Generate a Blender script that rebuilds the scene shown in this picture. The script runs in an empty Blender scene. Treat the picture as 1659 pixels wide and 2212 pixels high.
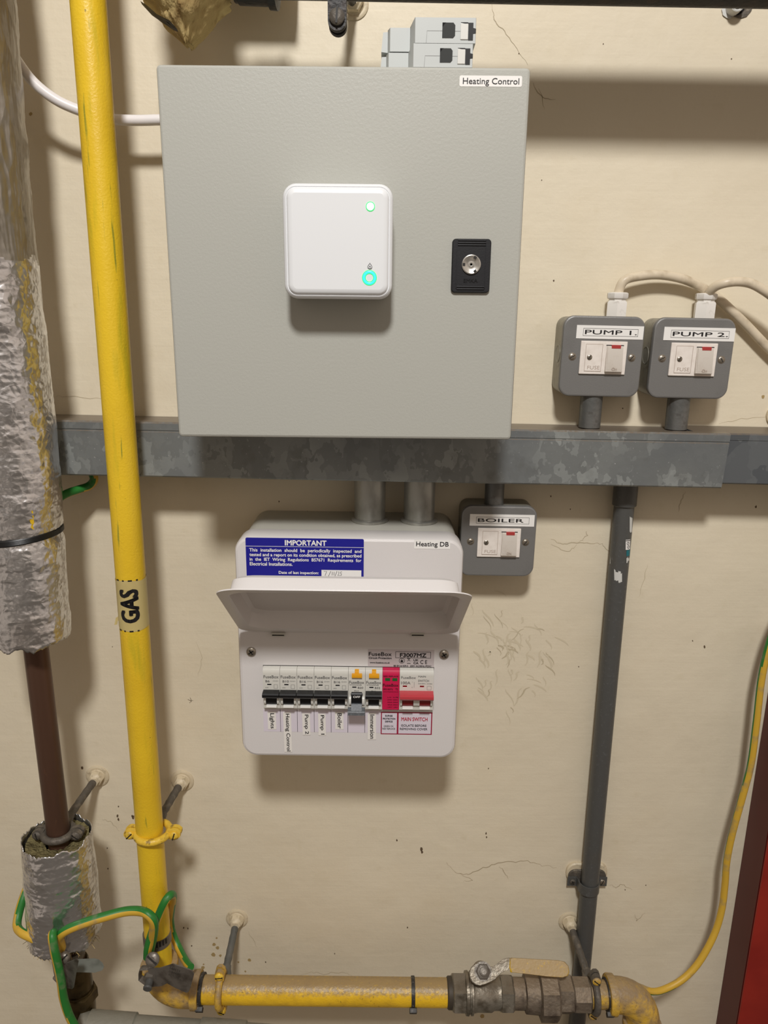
import bpy, math, random
from math import sin, cos, pi, radians
from mathutils import Vector, Matrix, noise
import bmesh
random.seed(7)
S = bpy.context.scene
COL = S.collection
# ------------------------------------------------------------------ camera
FPX = 1600.0; PITCH = radians(14.8); ROLL = radians(0.55); CAMZ = 1.5
cd = bpy.data.cameras.new('camera'); cam = bpy.data.objects.new('camera', cd); COL.objects.link(cam)
cd.sensor_fit = 'VERTICAL'; cd.sensor_height = 24.0; cd.lens = FPX*24.0/2212.0
cd.clip_start = 0.01
_up = Vector((0, sin(PITCH), cos(PITCH))); _f = Vector((0, cos(PITCH), -sin(PITCH))); _x = Vector((1, 0, 0))
_r = _x*cos(ROLL)+_up*sin(ROLL); _u = -_x*sin(ROLL)+_up*cos(ROLL)
cam.matrix_world = Matrix(((_r.x, _u.x, -_f.x, 0), (_r.y, _u.y, -_f.y, 0), (_r.z, _u.z, -_f.z, CAMZ), (0, 0, 0, 1)))
S.camera = cam
# ------------------------------------------------------------------ world, light, exposure
S.view_settings.view_transform = 'Standard'; S.view_settings.look = 'None'
S.view_settings.gamma = 1; S.view_settings.use_curve_mapping = False
S.view_settings.exposure = 0.0
W = bpy.data.worlds.new('world'); S.world = W; W.use_nodes = True
wn = W.node_tree; wn.nodes.clear()
wo = wn.nodes.new('ShaderNodeOutputWorld'); wb = wn.nodes.new('ShaderNodeBackground')
wt = wn.nodes.new('ShaderNodeTexCoord'); wz = wn.nodes.new('ShaderNodeTexNoise'); wr = wn.nodes.new('ShaderNodeValToRGB')
wz.inputs['Scale'].default_value = 1.6; wz.inputs['Detail'].default_value = 2
wr.color_ramp.elements[0].position = 0.38; wr.color_ramp.elements[0].color = (0.10, 0.080, 0.060, 1)
wr.color_ramp.elements[1].position = 0.62; wr.color_ramp.elements[1].color = (0.56, 0.465, 0.385, 1)
wn.links.new(wt.outputs['Generated'], wz.inputs['Vector']); wn.links.new(wz.outputs['Fac'], wr.inputs['Fac'])
wn.links.new(wr.outputs['Color'], wb.inputs['Color']); wn.links.new(wb.outputs[0], wo.inputs[0])
wb.inputs['Strength'].default_value = 1.06
WALL = 0.83
def area(name, loc, target, sx, sy, power, col, shape='DISK'):
    l = bpy.data.lights.new(name, 'AREA'); l.shape = shape; l.size = sx
    if shape in ('ELLIPSE', 'RECTANGLE'): l.size_y = sy
    l.energy = power; l.color = col
    o = bpy.data.objects.new(name, l); COL.objects.link(o); o.location = loc
    o.rotation_euler = (Vector(target)-Vector(loc)).to_track_quat('-Z', 'Y').to_euler()
    return o
area('ceiling_lamp', (-0.03, -0.75, CAMZ+1.30), (-0.03, WALL, CAMZ-0.20), 0.24, 0.24, 35.5, (1.0, 0.985, 0.965))

# ------------------------------------------------------------------ pixel measurements to metres
def ray(px, py):
    a = (px-829.5)/FPX; b = (py-1106)/FPX
    c, s = cos(ROLL), sin(ROLL)
    x = a*c+b*s; u = -a*s+b*c
    return Vector((x, cos(PITCH)-u*sin(PITCH), -(sin(PITCH)+u*cos(PITCH))))
def P(px, py, D):
    r = ray(px, py); k = D/r.y
    return Vector((r.x*k, D, CAMZ+r.z*k))
def PZ(px, py, Z):
    r = ray(px, py); k = (Z-CAMZ)/r.z
    return Vector((r.x*k, r.y*k, Z))

# ------------------------------------------------------------------ materials
def lin(c):
    return tuple(((x/255)/12.92 if x/255 <= .04045 else ((x/255+.055)/1.055)**2.4) for x in c)+(1,)
MATS = {}
def mat(name, col, rough=.5, metal=0.0, overlays=(), bumps=(), dust=None, emit=None, spec=.5, coat=0, voro=None, facets=None):
    m = bpy.data.materials.new(name); m.use_nodes = True; t = m.node_tree; N = t.nodes; L = t.links
    b = N['Principled BSDF']; b.inputs['Roughness'].default_value = rough; b.inputs['Metallic'].default_value = metal
    b.inputs['Specular IOR Level'].default_value = spec; b.inputs['Coat Weight'].default_value = coat
    b.inputs['Base Color'].default_value = lin(col)
    tc = N.new('ShaderNodeTexCoord')
    def vec(st):
        if st == (1, 1, 1): return tc.outputs['Object']
        mp = N.new('ShaderNodeMapping'); mp.inputs['Scale'].default_value = st; L.new(tc.outputs['Object'], mp.inputs['Vector']); return mp.outputs[0]
    cur = None
    def mixto(fac, c2):
        nonlocal cur
        mx = N.new('ShaderNodeMix'); mx.data_type = 'RGBA'; L.new(fac, mx.inputs[0])
        if cur is None: mx.inputs[6].default_value = lin(col)
        else: L.new(cur, mx.inputs[6])
        mx.inputs[7].default_value = lin(c2); cur = mx.outputs[2]
    if voro:
        sc, c2, st = voro
        nz = N.new('ShaderNodeTexNoise'); nz.inputs['Scale'].default_value = sc*1.6; L.new(vec(st), nz.inputs['Vector'])
        ad = N.new('ShaderNodeMix'); ad.data_type = 'VECTOR'; ad.inputs[0].default_value = .035
        L.new(vec(st), ad.inputs[4]); L.new(nz.outputs['Color'], ad.inputs[5])
        v = N.new('ShaderNodeTexVoronoi'); v.inputs['Scale'].default_value = sc; L.new(ad.outputs[1], v.inputs['Vector'])
        sp = N.new('ShaderNodeSeparateColor'); L.new(v.outputs['Color'], sp.inputs[0])
        pw = N.new('ShaderNodeMath'); pw.operation = 'POWER'; pw.inputs[1].default_value = 2.6; L.new(sp.outputs[0], pw.inputs[0])
        mixto(pw.outputs[0], c2)
    for (sc, c2, lo, hi, st, amt) in overlays:
        n = N.new('ShaderNodeTexNoise'); n.inputs['Scale'].default_value = sc; n.inputs['Detail'].default_value = 5
        L.new(vec(st), n.inputs['Vector'])
        r = N.new('ShaderNodeMapRange'); r.inputs[1].default_value = lo; r.inputs[2].default_value = hi; r.inputs[4].default_value = amt
        L.new(n.outputs['Fac'], r.inputs[0]); mixto(r.outputs[0], c2)
    if dust:
        c2, amt, dlo, dhi = dust if len(dust) == 4 else (dust[0], dust[1], .95, 1.4)
        g = N.new('ShaderNodeNewGeometry'); s = N.new('ShaderNodeSeparateXYZ'); L.new(g.outputs['Normal'], s.inputs[0])
        n = N.new('ShaderNodeTexNoise'); n.inputs['Scale'].default_value = 260; n.inputs['Detail'].default_value = 4; L.new(tc.outputs['Object'], n.inputs['Vector'])
        a = N.new('ShaderNodeMath'); a.operation = 'MULTIPLY_ADD'; a.inputs[1].default_value = 1.1; L.new(n.outputs['Fac'], a.inputs[0]); L.new(s.outputs['Z'], a.inputs[2])
        r = N.new('ShaderNodeMapRange'); r.inputs[1].default_value = dlo; r.inputs[2].default_value = dhi; r.inputs[4].default_value = amt
        L.new(a.outputs[0], r.inputs[0]); mixto(r.outputs[0], c2)
    if cur is not None: L.new(cur, b.inputs['Base Color'])
    prev = None
    for (kind, sc, st, dist) in bumps:
        if kind == 'v':
            n = N.new('ShaderNodeTexVoronoi'); o = n.outputs['Distance']
        elif kind == 'e':
            n = N.new('ShaderNodeTexVoronoi'); n.feature = 'DISTANCE_TO_EDGE'; o = n.outputs['Distance']
        elif kind == 'w':
            n = N.new('ShaderNodeTexWave'); n.bands_direction = 'Z'; n.inputs['Distortion'].default_value = 1.2; o = n.outputs['Fac']
        else:
            n = N.new('ShaderNodeTexNoise'); n.inputs['Detail'].default_value = 3; o = n.outputs['Fac']
        n.inputs['Scale'].default_value = sc; L.new(vec(st), n.inputs['Vector'])
        bp = N.new('ShaderNodeBump'); bp.inputs['Strength'].default_value = 1; bp.inputs['Distance'].default_value = dist
        L.new(o, bp.inputs['Height'])
        if prev: L.new(prev, bp.inputs['Normal'])
        prev = bp.outputs[0]
    if prev: L.new(prev, b.inputs['Normal'])
    if emit:
        b.inputs['Emission Color'].default_value = lin(emit[0]); b.inputs['Emission Strength'].default_value = emit[1]
    MATS[name] = m; return m
O1 = (1, 1, 1)
wallm = mat('cream_wall_paint', (225, 214, 190), .55, 0,
    overlays=[(2.2, (216, 204, 180), .42, .62, O1, .8), (14, (218, 204, 176), .5, .72, O1, .35), (60, (210, 197, 168), .62, .76, O1, .3)],
    bumps=[('n', 4, O1, .008), ('n', 22, O1, .0009), ('n', 9, (1, 1, 22), .00016), ('n', 9, (18, 1, 1), .00010), ('n', 60, O1, .0004), ('n', 420, O1, .00010)])
scuff = mat('wall_scuff', (190, 177, 150), .6)
scuff2 = mat('wall_scuff_light', (208, 196, 170), .6)
crackm = mat('wall_crack', (172, 157, 130), .7)
chipm = mat('wall_chip', (96, 78, 58), .8)
stainm = mat('wall_stain', (170, 146, 98), .7)
wallclean = mat('rose_paint', (206, 192, 164), .5, overlays=[(200, (150, 135, 108), .55, .75, O1, .7)])
yel = mat('yellow_gas_paint', (230, 192, 40), .40, 0,
    overlays=[(9, (216, 176, 36), .45, .65, O1, .7), (22, (172, 164, 36), .57, .70, (3, 3, .35), .6), (60, (104, 124, 44), .66, .72, (4, 4, .25), .7), (150, (96, 84, 30), .73, .76, O1, .8)],
    bumps=[('n', 60, (1, 1, .6), .0005), ('n', 500, O1, .0003)], coat=.05)
yeld = mat('dusty_yellow_paint', (228, 184, 38), .4, 0,
    overlays=[(40, (190, 150, 40), .45, .7, O1, .7), (220, (90, 75, 45), .66, .74, O1, .8)],
    bumps=[('n', 90, O1, .001), ('n', 500, O1, .0003)], dust=((140, 120, 95), .85))
yelc = mat('yellow_clamp_paint', (226, 188, 62), .42, 0, overlays=[(160, (120, 95, 50), .56, .7, O1, .8)], bumps=[('n', 200, O1, .001)])
yelm = mat('grimy_yellow_fitting', (205, 165, 60), .5, 0,
    overlays=[(60, (150, 125, 88), .40, .62, O1, .9), (250, (90, 78, 60), .6, .72, O1, .6)], bumps=[('n', 160, O1, .0016)], dust=((146, 126, 100), .8))
encl = mat('grey_enclosure_enamel', (173, 173, 165), .42, 0, bumps=[('n', 420, O1, .00014), ('n', 900, O1, .00006)])
enclr = mat('enclosure_edge_enamel', (176, 176, 166), .3, 0, bumps=[('n', 400, O1, .0005)])
galv = mat('galvanised_steel', (122, 125, 124), .40, .30, voro=(60, (154, 158, 156), (1, 1, .7)),
    overlays=[(9, (110, 114, 116), .45, .65, O1, .7), (30, (98, 98, 94), .6, .75, O1, .6), (420, (190, 190, 190), .70, .73, O1, .8)], bumps=[('n', 120, O1, .0003)], dust=((124, 112, 98), .95))
galvd = mat('dark_galvanised_steel', (92, 96, 100), .42, .30, voro=(40, (112, 116, 118), (1, 1, .8)),
    overlays=[(300, (150, 150, 150), .74, .77, O1, .8)], dust=((120, 108, 94), .95))
conduitm = mat('conduit_steel', (104, 105, 103), .45, .5, overlays=[(30, (128, 126, 122), .5, .7, (1, 1, .4), .8), (120, (78, 72, 66), .58, .72, O1, .5)], bumps=[('n', 200, O1, .0004)])
conduitd = mat('dark_grey_conduit', (86, 86, 84), .42, .2, overlays=[(22, (98, 88, 72), .60, .74, (1, 1, .5), .5), (300, (110, 112, 114), .6, .75, O1, .5)], bumps=[('n', 150, O1, .0003)])
steelt = mat('galvanised_adaptor', (158, 157, 150), .36, .5, overlays=[(40, (108, 106, 100), .45, .7, (1, 1, .5), .9)], bumps=[('n', 300, O1, .0002)])
spurm = mat('grey_metalclad_enamel', (124, 123, 121), .42, .25, overlays=[(25, (114, 113, 111), .5, .7, O1, .8), (420, (150, 148, 142), .73, .77, O1, .7)], bumps=[('n', 700, O1, .00012)])
spurb = mat('lit_metalclad_back_box', (146, 143, 132), .45, .25, overlays=[(120, (105, 100, 90), .58, .72, O1, .7)])  # lighter than the plate: light on the visible box side mixed into the colour
white = mat('white_plastic', (226, 228, 230), .35)
rimwhite = mat('white_plastic_rim', (218, 220, 220), .3)
fusew = mat('spur_white_plastic', (234, 226, 218), .38, overlays=[(90, (204, 192, 180), .5, .75, O1, .5)])
rockm = mat('rocker_plastic', (206, 198, 188), .35, overlays=[(80, (188, 176, 162), .5, .7, O1, .6)])
linem = mat('moulded_line', (176, 160, 148), .5)
dbm = mat('white_painted_metal', (215, 211, 209), .36, bumps=[('n', 900, O1, .00008)])
dbm2 = mat('white_metal_case', (196, 194, 184), .42)
breakm = mat('breaker_plastic', (204, 202, 194), .4)
cheek = mat('breaker_cheek_plastic', (212, 211, 205), .35)
flagm = mat('white_flag_plastic', (245, 244, 240), .35)
blk = mat('black_plastic', (12, 12, 14), .4, spec=.35)
blk2 = mat('lock_black_plastic', (11, 12, 18), .5, bumps=[('n', 700, O1, .00006)])
greyp = mat('grey_toggle_plastic', (92, 96, 100), .5, overlays=[(500, (140, 144, 148), .5, .7, O1, .5)])
redsw = mat('main_switch_red', (186, 62, 70), .35)
redd = mat('deep_red_plastic', (124, 20, 26), .3)
crim = mat('crimson_plastic', (196, 22, 74), .4)
crimp = mat('crimson_print', (150, 14, 52), .5)
lilac = mat('lilac_label', (214, 206, 216), .5)
lilac2 = mat('printed_label_film', (190, 180, 180), .45)
orange = mat('orange_test_button', (222, 156, 24), .35)
greenw = mat('green_window', (34, 90, 40), .3)
ink = mat('black_ink', (24, 22, 24), .5)
inkg = mat('grey_ink', (112, 110, 108), .5)
inkd = mat('crimson_dark_ink', (92, 10, 34), .5)
inkr = mat('red_ink', (176, 18, 48), .5)
labw = mat('white_label', (236, 234, 230), .38)
taup = mat('clear_tape_label', (230, 226, 220), .35)
blue = mat('blue_sticker', (26, 26, 138), .32)
beige = mat('pipe_marker_tape', (196, 178, 120), .4, overlays=[(30, (178, 158, 104), .45, .7, O1, .8)])
foil = mat('aluminium_foil', (224, 224, 226), .25, .94, overlays=[(16, (186, 176, 168), .5, .7, O1, .5)],
    bumps=[('v', 70, (1, 1, 1.3), .0012), ('e', 110, O1, .0007), ('w', 52, O1, .00012), ('n', 36, O1, .0045)])
foild = mat('dull_grey_foil', (170, 164, 154), .36, .85, overlays=[(14, (134, 124, 108), .42, .66, (1.5, 1.5, .25), .9)],
    bumps=[('n', 40, (1, 1, .2), .008), ('v', 90, (1, 1, .35), .0016)])
woolm = mat('mineral_wool', (176, 154, 106), .95, 0, overlays=[(30, (206, 186, 132), .5, .66, (1, 1, .5), .9), (34, (112, 82, 46), .54, .68, O1, .85)],
    bumps=[('n', 220, (1, 1, .3), .0022)], spec=.05)
woolg = mat('dirty_mineral_wool', (122, 112, 78), .95, 0, overlays=[(90, (70, 62, 42), .52, .7, O1, .8)], bumps=[('n', 260, O1, .005)], spec=.1)
copper = mat('aged_copper', (92, 66, 52), .40, .45, overlays=[(10, (74, 56, 44), .42, .6, (2, 2, .4), .9), (60, (134, 92, 66), .66, .74, (1, 1, .4), .5)], bumps=[('n', 60, (1, 1, .3), .0002)])
brass = mat('tarnished_brass', (92, 78, 50), .35, .8, overlays=[(60, (58, 48, 32), .45, .65, O1, .9)])
castd = mat('dark_cast_iron', (92, 86, 78), .6, .3, overlays=[(120, (128, 118, 104), .52, .7, O1, .8)], bumps=[('n', 200, O1, .0012)])
valvem = mat('dirty_nickel_valve', (142, 136, 124), .42, .65, overlays=[(70, (98, 90, 76), .48, .66, O1, .9)], bumps=[('n', 260, O1, .0006)], dust=((128, 116, 100), .6))
unionm = mat('dirty_iron_union', (116, 104, 90), .6, .35, overlays=[(60, (70, 58, 48), .46, .66, O1, .9)], bumps=[('n', 220, O1, .0012)], dust=((140, 124, 104), .8))
threadm = mat('paint_free_thread', (70, 62, 52), .6, .3)
steel = mat('dull_stainless', (126, 120, 112), .42, .6, overlays=[(70, (84, 76, 68), .45, .66, O1, .9)], bumps=[('n', 240, O1, .0004)])
lockm = mat('bright_zinc', (206, 204, 198), .28, .85)
screwm = mat('zinc_screw', (158, 150, 138), .35, .85)
slotm = mat('screw_slot', (30, 27, 24), .6)
blkst = mat('black_iron', (30, 28, 27), .5, .3, overlays=[(60, (58, 44, 36), .5, .7, O1, .8)], bumps=[('n', 200, O1, .0008)])
greenc = mat('green_insulation', (40, 118, 46), .45, overlays=[(60, (120, 126, 98), .56, .70, O1, .7)])
yelw = mat('yellow_insulation', (206, 166, 56), .45, overlays=[(60, (150, 134, 104), .54, .70, O1, .75)])
sleevem = mat('dusty_yellow_sleeve', (222, 182, 40), .5, overlays=[(50, (196, 158, 60), .45, .65, O1, .6)], bumps=[('n', 200, O1, .0006)], dust=((166, 142, 104), .92, .85, 1.15))
ctie = mat('dusty_cable_tie', (44, 42, 40), .5, overlays=[(300, (120, 112, 104), .56, .7, O1, .8)])
ctieb = mat('black_cable_tie', (14, 14, 15), .4)
wcab = mat('white_cable_sheath', (232, 228, 228), .35)
ccab = mat('cream_cable_sheath', (214, 200, 176), .42, overlays=[(60, (176, 160, 134), .52, .7, O1, .8)], bumps=[('n', 60, O1, .0006)])
glandm = mat('gland_nylon', (226, 222, 216), .42, overlays=[(120, (168, 160, 148), .60, .75, O1, .6)])
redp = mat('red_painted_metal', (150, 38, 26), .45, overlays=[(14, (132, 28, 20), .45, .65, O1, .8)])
redk = mat('shaded_red_painted_metal', (84, 19, 14), .5, overlays=[(30, (80, 18, 14), .45, .65, O1, .8), (420, (190, 170, 160), .80, .82, O1, .8)])  # same red paint, shade of the left-facing side mixed in; pale specks
pvcg = mat('grey_green_pipe_paint', (132, 134, 124), .5, overlays=[(60, (110, 112, 100), .5, .7, O1, .8)], bumps=[('n', 160, O1, .0008)], dust=((134, 128, 114), .7))
tagm = mat('pale_zinc_tag', (150, 154, 146), .5, .35, overlays=[(90, (124, 128, 120), .5, .7, O1, .8)])
darkin = mat('dark_recess', (40, 42, 40), .7)
blackhole = mat('black_recess', (8, 8, 8), .9)
dinm = mat('grey_module_plastic', (186, 190, 188), .42)
floorm = mat('grey_concrete_floor', (110, 104, 96), .8, overlays=[(20, (90, 84, 78), .45, .7, O1, .8)])
led = mat('status_led', (230, 255, 245), .3, emit=((200, 255, 232), 1.3))
ledg = mat('status_led_rim', (60, 220, 110), .3, emit=((40, 225, 105), .75))
cyan = mat('cyan_light_ring', (60, 220, 205), .3, emit=((50, 228, 212), .85))
paintw = mat('white_paint_dab', (205, 205, 200), .5)
teal = mat('teal_sticker', (20, 110, 120), .4)
neon = mat('red_neon_window', (172, 62, 60), .3)

# ------------------------------------------------------------------ mesh builder
class MB:
    def __init__(s): s.v = []; s.f = []; s.mi = []; s.mats = []
    def m(s, mt):
        if mt not in s.mats: s.mats.append(mt)
        return s.mats.index(mt)
    def add(s, vs, fs, mt, M=None):
        o = len(s.v)
        for p in vs:
            p = Vector(p); s.v.append(M @ p if M is not None else p)
        if isinstance(mt, list):
            for f, k in zip(fs, mt): s.f.append([o+i for i in f]); s.mi.append(s.m(k))
        else:
            k = s.m(mt)
            for f in fs: s.f.append([o+i for i in f]); s.mi.append(k)
        return s
    def box(s, x0, x1, y0, y1, z0, z1, mt, M=None):
        v = [(x, y, z) for x in (x0, x1) for y in (y0, y1) for z in (z0, z1)]
        f = [(0, 1, 3, 2), (4, 6, 7, 5), (0, 4, 5, 1), (2, 3, 7, 6), (0, 2, 6, 4), (1, 5, 7, 3)]
        return s.add(v, f, mt, M)
    def bbox(s, x0, x1, y0, y1, z0, z1, e, mt, M=None):      # box with bevelled front and back edges
        w = x1-x0; h = z1-z0
        return s.rr((x0+x1)/2, (z0+z1)/2, w, h, e, [(e, y1), (0, y1-e), (0, y0+e), (e*.3, y0+e*.3), (e, y0)], mt, M, seg=3)
    def loft(s, rings, mt, cap=True, closed=True, M=None):
        n = len(rings[0]); v = [p for r in rings for p in r]; f = []
        for i in range(len(rings)-1):
            for j in range(n if closed else n-1):
                k = (j+1) % n
                f.append((i*n+j, i*n+k, (i+1)*n+k, (i+1)*n+j))
        if cap:
            f.append(tuple(range(n))[::-1]); f.append(tuple((len(rings)-1)*n+j for j in range(n)))
        return s.add(v, f, mt, M)
    def rr(s, cx, cz, w, h, r, prof, mt, M=None, seg=6, cap=True):   # rounded rectangle stack, profile of (inset, y)
        rings = []
        for (ins, y) in prof:
            rings.append([(cx+a, y, cz+b) for a, b in rrect(w-2*ins, h-2*ins, max(r-ins, .0002), seg)])
        return s.loft(rings, mt, cap, True, M)
    def lathe(s, p0, ax, prof, mt, seg=24, cap=True, ph=0.0):
        p0 = Vector(p0); ax = Vector(ax).normalized()
        a = ax.orthogonal().normalized(); b = ax.cross(a)
        if abs(ax.z) < .9: a = ax.cross(Vector((0, 0, 1))).normalized(); b = ax.cross(a)
        else: a = Vector((1, 0, 0)); b = ax.cross(a)
        rings = []
        for (t, r) in prof:
            rings.append([p0+ax*t+(a*cos(ph+2*pi*j/seg)+b*sin(ph+2*pi*j/seg))*r for j in range(seg)])
        return s.loft(rings, mt, cap)
    def cyl(s, p0, p1, r, mt, seg=24, r1=None):
        d = Vector(p1)-Vector(p0); return s.lathe(p0, d, [(0, r), (d.length, r if r1 is None else r1)], mt, seg)
    def tube(s, pts, r, mt, seg=12, closed=False, matf=None, flat=None):
        pts = [Vector(p) for p in pts]; n = len(pts); rings = []
        T = [(pts[(i+1) % n]-pts[i-1]) if closed else (pts[min(i+1, n-1)]-pts[max(i-1, 0)]) for i in range(n)]
        T = [t.normalized() for t in T]
        u = T[0].cross(Vector((0, 1, .01))); u = u.normalized() if u.length > .05 else T[0].orthogonal().normalized()
        for i in range(n):
            u = (u-T[i]*u.dot(T[i])).normalized(); w = T[i].cross(u)
            rr_ = r(i/(n-1)) if callable(r) else r
            rings.append([pts[i]+(u*cos(2*pi*j/seg)+w*sin(2*pi*j/seg)*(flat or 1))*rr_ for j in range(seg)])
        if closed: rings.append(rings[0])
        if matf:
            v = [p for q in rings for p in q]; f = []; ml = []
            for i in range(len(rings)-1):
                for j in range(seg):
                    k = (j+1) % seg; f.append((i*seg+j, i*seg+k, (i+1)*seg+k, (i+1)*seg+j)); ml.append(matf(i/(len(rings)-1), j/seg))
            f.append(tuple(range(seg))[::-1]); ml.append(ml[0]); f.append(tuple((len(rings)-1)*seg+j for j in range(seg))); ml.append(ml[-1])
            return s.add(v, f, ml)
        return s.loft(rings, mt, not closed)
    def prism(s, poly, y0, y1, mt, M=None):                         # polygon in x,z extruded in y
        n = len(poly); v = [(a, y0, b) for a, b in poly]+[(a, y1, b) for a, b in poly]
        f = [tuple(range(n)), tuple(range(2*n-1, n-1, -1))]+[(i, i+n, (i+1) % n+n, (i+1) % n) for i in range(n)]
        return s.add(v, f, mt, M)
    def prismx(s, poly, x0, x1, mt, M=None):                        # polygon in y,z extruded in x
        n = len(poly); v = [(x0, a, b) for a, b in poly]+[(x1, a, b) for a, b in poly]
        f = [tuple(range(n)), tuple(range(2*n-1, n-1, -1))]+[(i, i+n, (i+1) % n+n, (i+1) % n) for i in range(n)]
        return s.add(v, f, mt, M)
    def quad(s, x0, x1, z0, z1, y, mt, M=None):
        return s.add([(x0, y, z0), (x1, y, z0), (x1, y, z1), (x0, y, z1)], [(0, 1, 2, 3)], mt, M)
    def frame(s, x0, x1, z0, z1, y, t, mt, M=None):
        s.quad(x0, x1, z0, z0+t, y, mt, M); s.quad(x0, x1, z1-t, z1, y, mt, M)
        s.quad(x0, x0+t, z0+t, z1-t, y, mt, M); return s.quad(x1-t, x1, z0+t, z1-t, y, mt, M)
    def ribbon(s, pts, w, y, mt, taper=True, M=None):               # flat strip in x,z
        n = len(pts); v = []; f = []
        for i, (a, b) in enumerate(pts):
            q = pts[min(i+1, n-1)]; p = pts[max(i-1, 0)]
            d = Vector((q[0]-p[0], q[1]-p[1])); d = d.normalized() if d.length > 0 else Vector((1, 0)); nn = Vector((-d.y, d.x))
            ww = w/2*(max(.25, sin(pi*(i+.4)/(n-.2))) if taper else 1)
            v += [(a+nn.x*ww, y, b+nn.y*ww), (a-nn.x*ww, y, b-nn.y*ww)]
        for i in range(n-1): f.append((2*i, 2*i+1, 2*i+3, 2*i+2))
        return s.add(v, f, mt, M)
    def text(s, txt, x0, x1, z0, z1, y, mt, bold=0, rot=0, M=None):  # writing fitted in a rectangle; rot 90 = reads upwards, -90 = downwards
        vs0, fs0 = textmesh(txt); vs, fs = list(vs0), list(fs0); nv0 = len(vs0)
        if bold > .003:                              # heavier lettering: overlaid shifted copies
            for (dx, dy) in ((bold, 0), (-bold, 0), (0, bold), (0, -bold)):
                o = len(vs); vs += [(a+dx, b+dy) for a, b in vs0]; fs += [tuple(i+o for i in f) for f in fs0]
        nv0 = len(vs0)
        if rot == 90: vs = [(-b, a) for a, b in vs]
        if rot == -90: vs = [(b, -a) for a, b in vs]
        ax = min(a for a, b in vs); bx = max(a for a, b in vs); az = min(b for a, b in vs); bz = max(b for a, b in vs)
        v = [(x0+(a-ax)/(bx-ax)*(x1-x0), y-.00003*(i//nv0), z0+(b-az)/(bz-az)*(z1-z0)) for i, (a, b) in enumerate(vs)]
        return s.add(v, fs, mt, M)
    def screw(s, p, ax, r, mt, slot=0.0, h=None, cross=False):
        h = h or r*.55; ax = Vector(ax).normalized()
        s.lathe(p, ax, [(0, r), (h*.5, r), (h*.85, r*.8), (h, r*.45)], mt, 18)
        q = Vector(p)+ax*(h*.86); a = (Matrix.Rotation(slot, 3, ax) @ (ax.cross(Vector((0, 0, 1))).normalized())); b = ax.cross(a)
        for (u, w) in ([(a, b), (b, a)] if cross else [(a, b)]):
            L = r*(.6 if cross else .86); t = r*.13
            c = [q+u*i*L+w*j*t+ax*k for i in (-1, 1) for j in (-1, 1) for k in (-h*.25, h*.17)]
            s.add(c, [(0, 1, 3, 2), (4, 6, 7, 5), (0, 4, 5, 1), (2, 3, 7, 6), (0, 2, 6, 4), (1, 5, 7, 3)], slotm)
        return s
    def mesh(s, name, inv=None):
        me = bpy.data.meshes.new(name)
        me.from_pydata([tuple(inv @ p) if inv else tuple(p) for p in s.v], [], s.f)
        for k in s.mats: me.materials.append(k)
        me.polygons.foreach_set('material_index', s.mi)
        bm = bmesh.new(); bm.from_mesh(me); bmesh.ops.recalc_face_normals(bm, faces=bm.faces[:]); bm.to_mesh(me); bm.free()
        me.polygons.foreach_set('use_smooth', [True]*len(me.polygons))
        me.set_sharp_from_angle(angle=radians(38))
        big = {p.index for p in me.polygons if len(p.vertices) > 8}
        if big:                                  # wide flat caps keep their own flat shading
            ek = {k: i for i, k in enumerate(me.edge_keys)}
            for i in big:
                for k in me.polygons[i].edge_keys: me.edges[ek[k]].use_edge_sharp = True
        me.update()
        return me
def rrect(w, h, r, seg=6):
    o = []; r = min(r, w/2-1e-5, h/2-1e-5)
    for (sx, sz, a0) in ((1, 1, 0), (-1, 1, 90), (-1, -1, 180), (1, -1, 270)):
        for k in range(seg+1):
            a = radians(a0+90*k/seg); o.append((sx*(w/2-r)+r*cos(a), sz*(h/2-r)+r*sin(a)))
    return o
_tc = {}
def textmesh(txt, bold=0):
    if (txt, bold) in _tc: return _tc[(txt, bold)]
    c = bpy.data.curves.new('t', 'FONT'); c.body = txt; c.resolution_u = 3; c.offset = bold
    ob = bpy.data.objects.new('t', c); me = bpy.data.meshes.new_from_object(ob)
    r = ([(v.co.x, v.co.y) for v in me.vertices], [tuple(p.vertices) for p in me.polygons])
    bpy.data.objects.remove(ob); bpy.data.curves.remove(c); bpy.data.meshes.remove(me)
    _tc[(txt, bold)] = r; return r
def spl(pts, n=10):
    pts = [Vector(p) for p in pts]; q = [2*pts[0]-pts[1]]+pts+[2*pts[-1]-pts[-2]]; o = []
    for i in range(1, len(q)-2):
        for k in range(n):
            t = k/n; a, b, c, d = q[i-1], q[i], q[i+1], q[i+2]
            o.append(.5*((2*b)+(c-a)*t+(2*a-5*b+4*c-d)*t*t+(3*b-a-3*c+d)*t**3))
    o.append(pts[-1]); return o
class Thing:                                                        # an Empty at the thing's base that parents its parts
    def __init__(s, name, label, cat, loc, tilt=0.0, group=None):
        o = bpy.data.objects.new(name, None); COL.objects.link(o); o.empty_display_size = .02
        o.location = loc; o.rotation_euler = (0, tilt, 0)
        o['label'] = label; o['category'] = cat
        if group: o['group'] = group
        s.o = o; s.M = Matrix.Translation(Vector(loc)) @ Matrix.Rotation(tilt, 4, 'Y'); s.inv = s.M.inverted()
    def l(s, px, py, D):                                            # measured spot in the thing's own coordinates
        return s.inv @ P(px, py, D)
    def part(s, name, mb, parent=None, label=None, world=False):
        me = mb.mesh(name, s.inv if world else None)
        ob = bpy.data.objects.new(name, me); COL.objects.link(ob); ob.parent = parent or s.o
        if label: ob['label'] = label
        return ob
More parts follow.
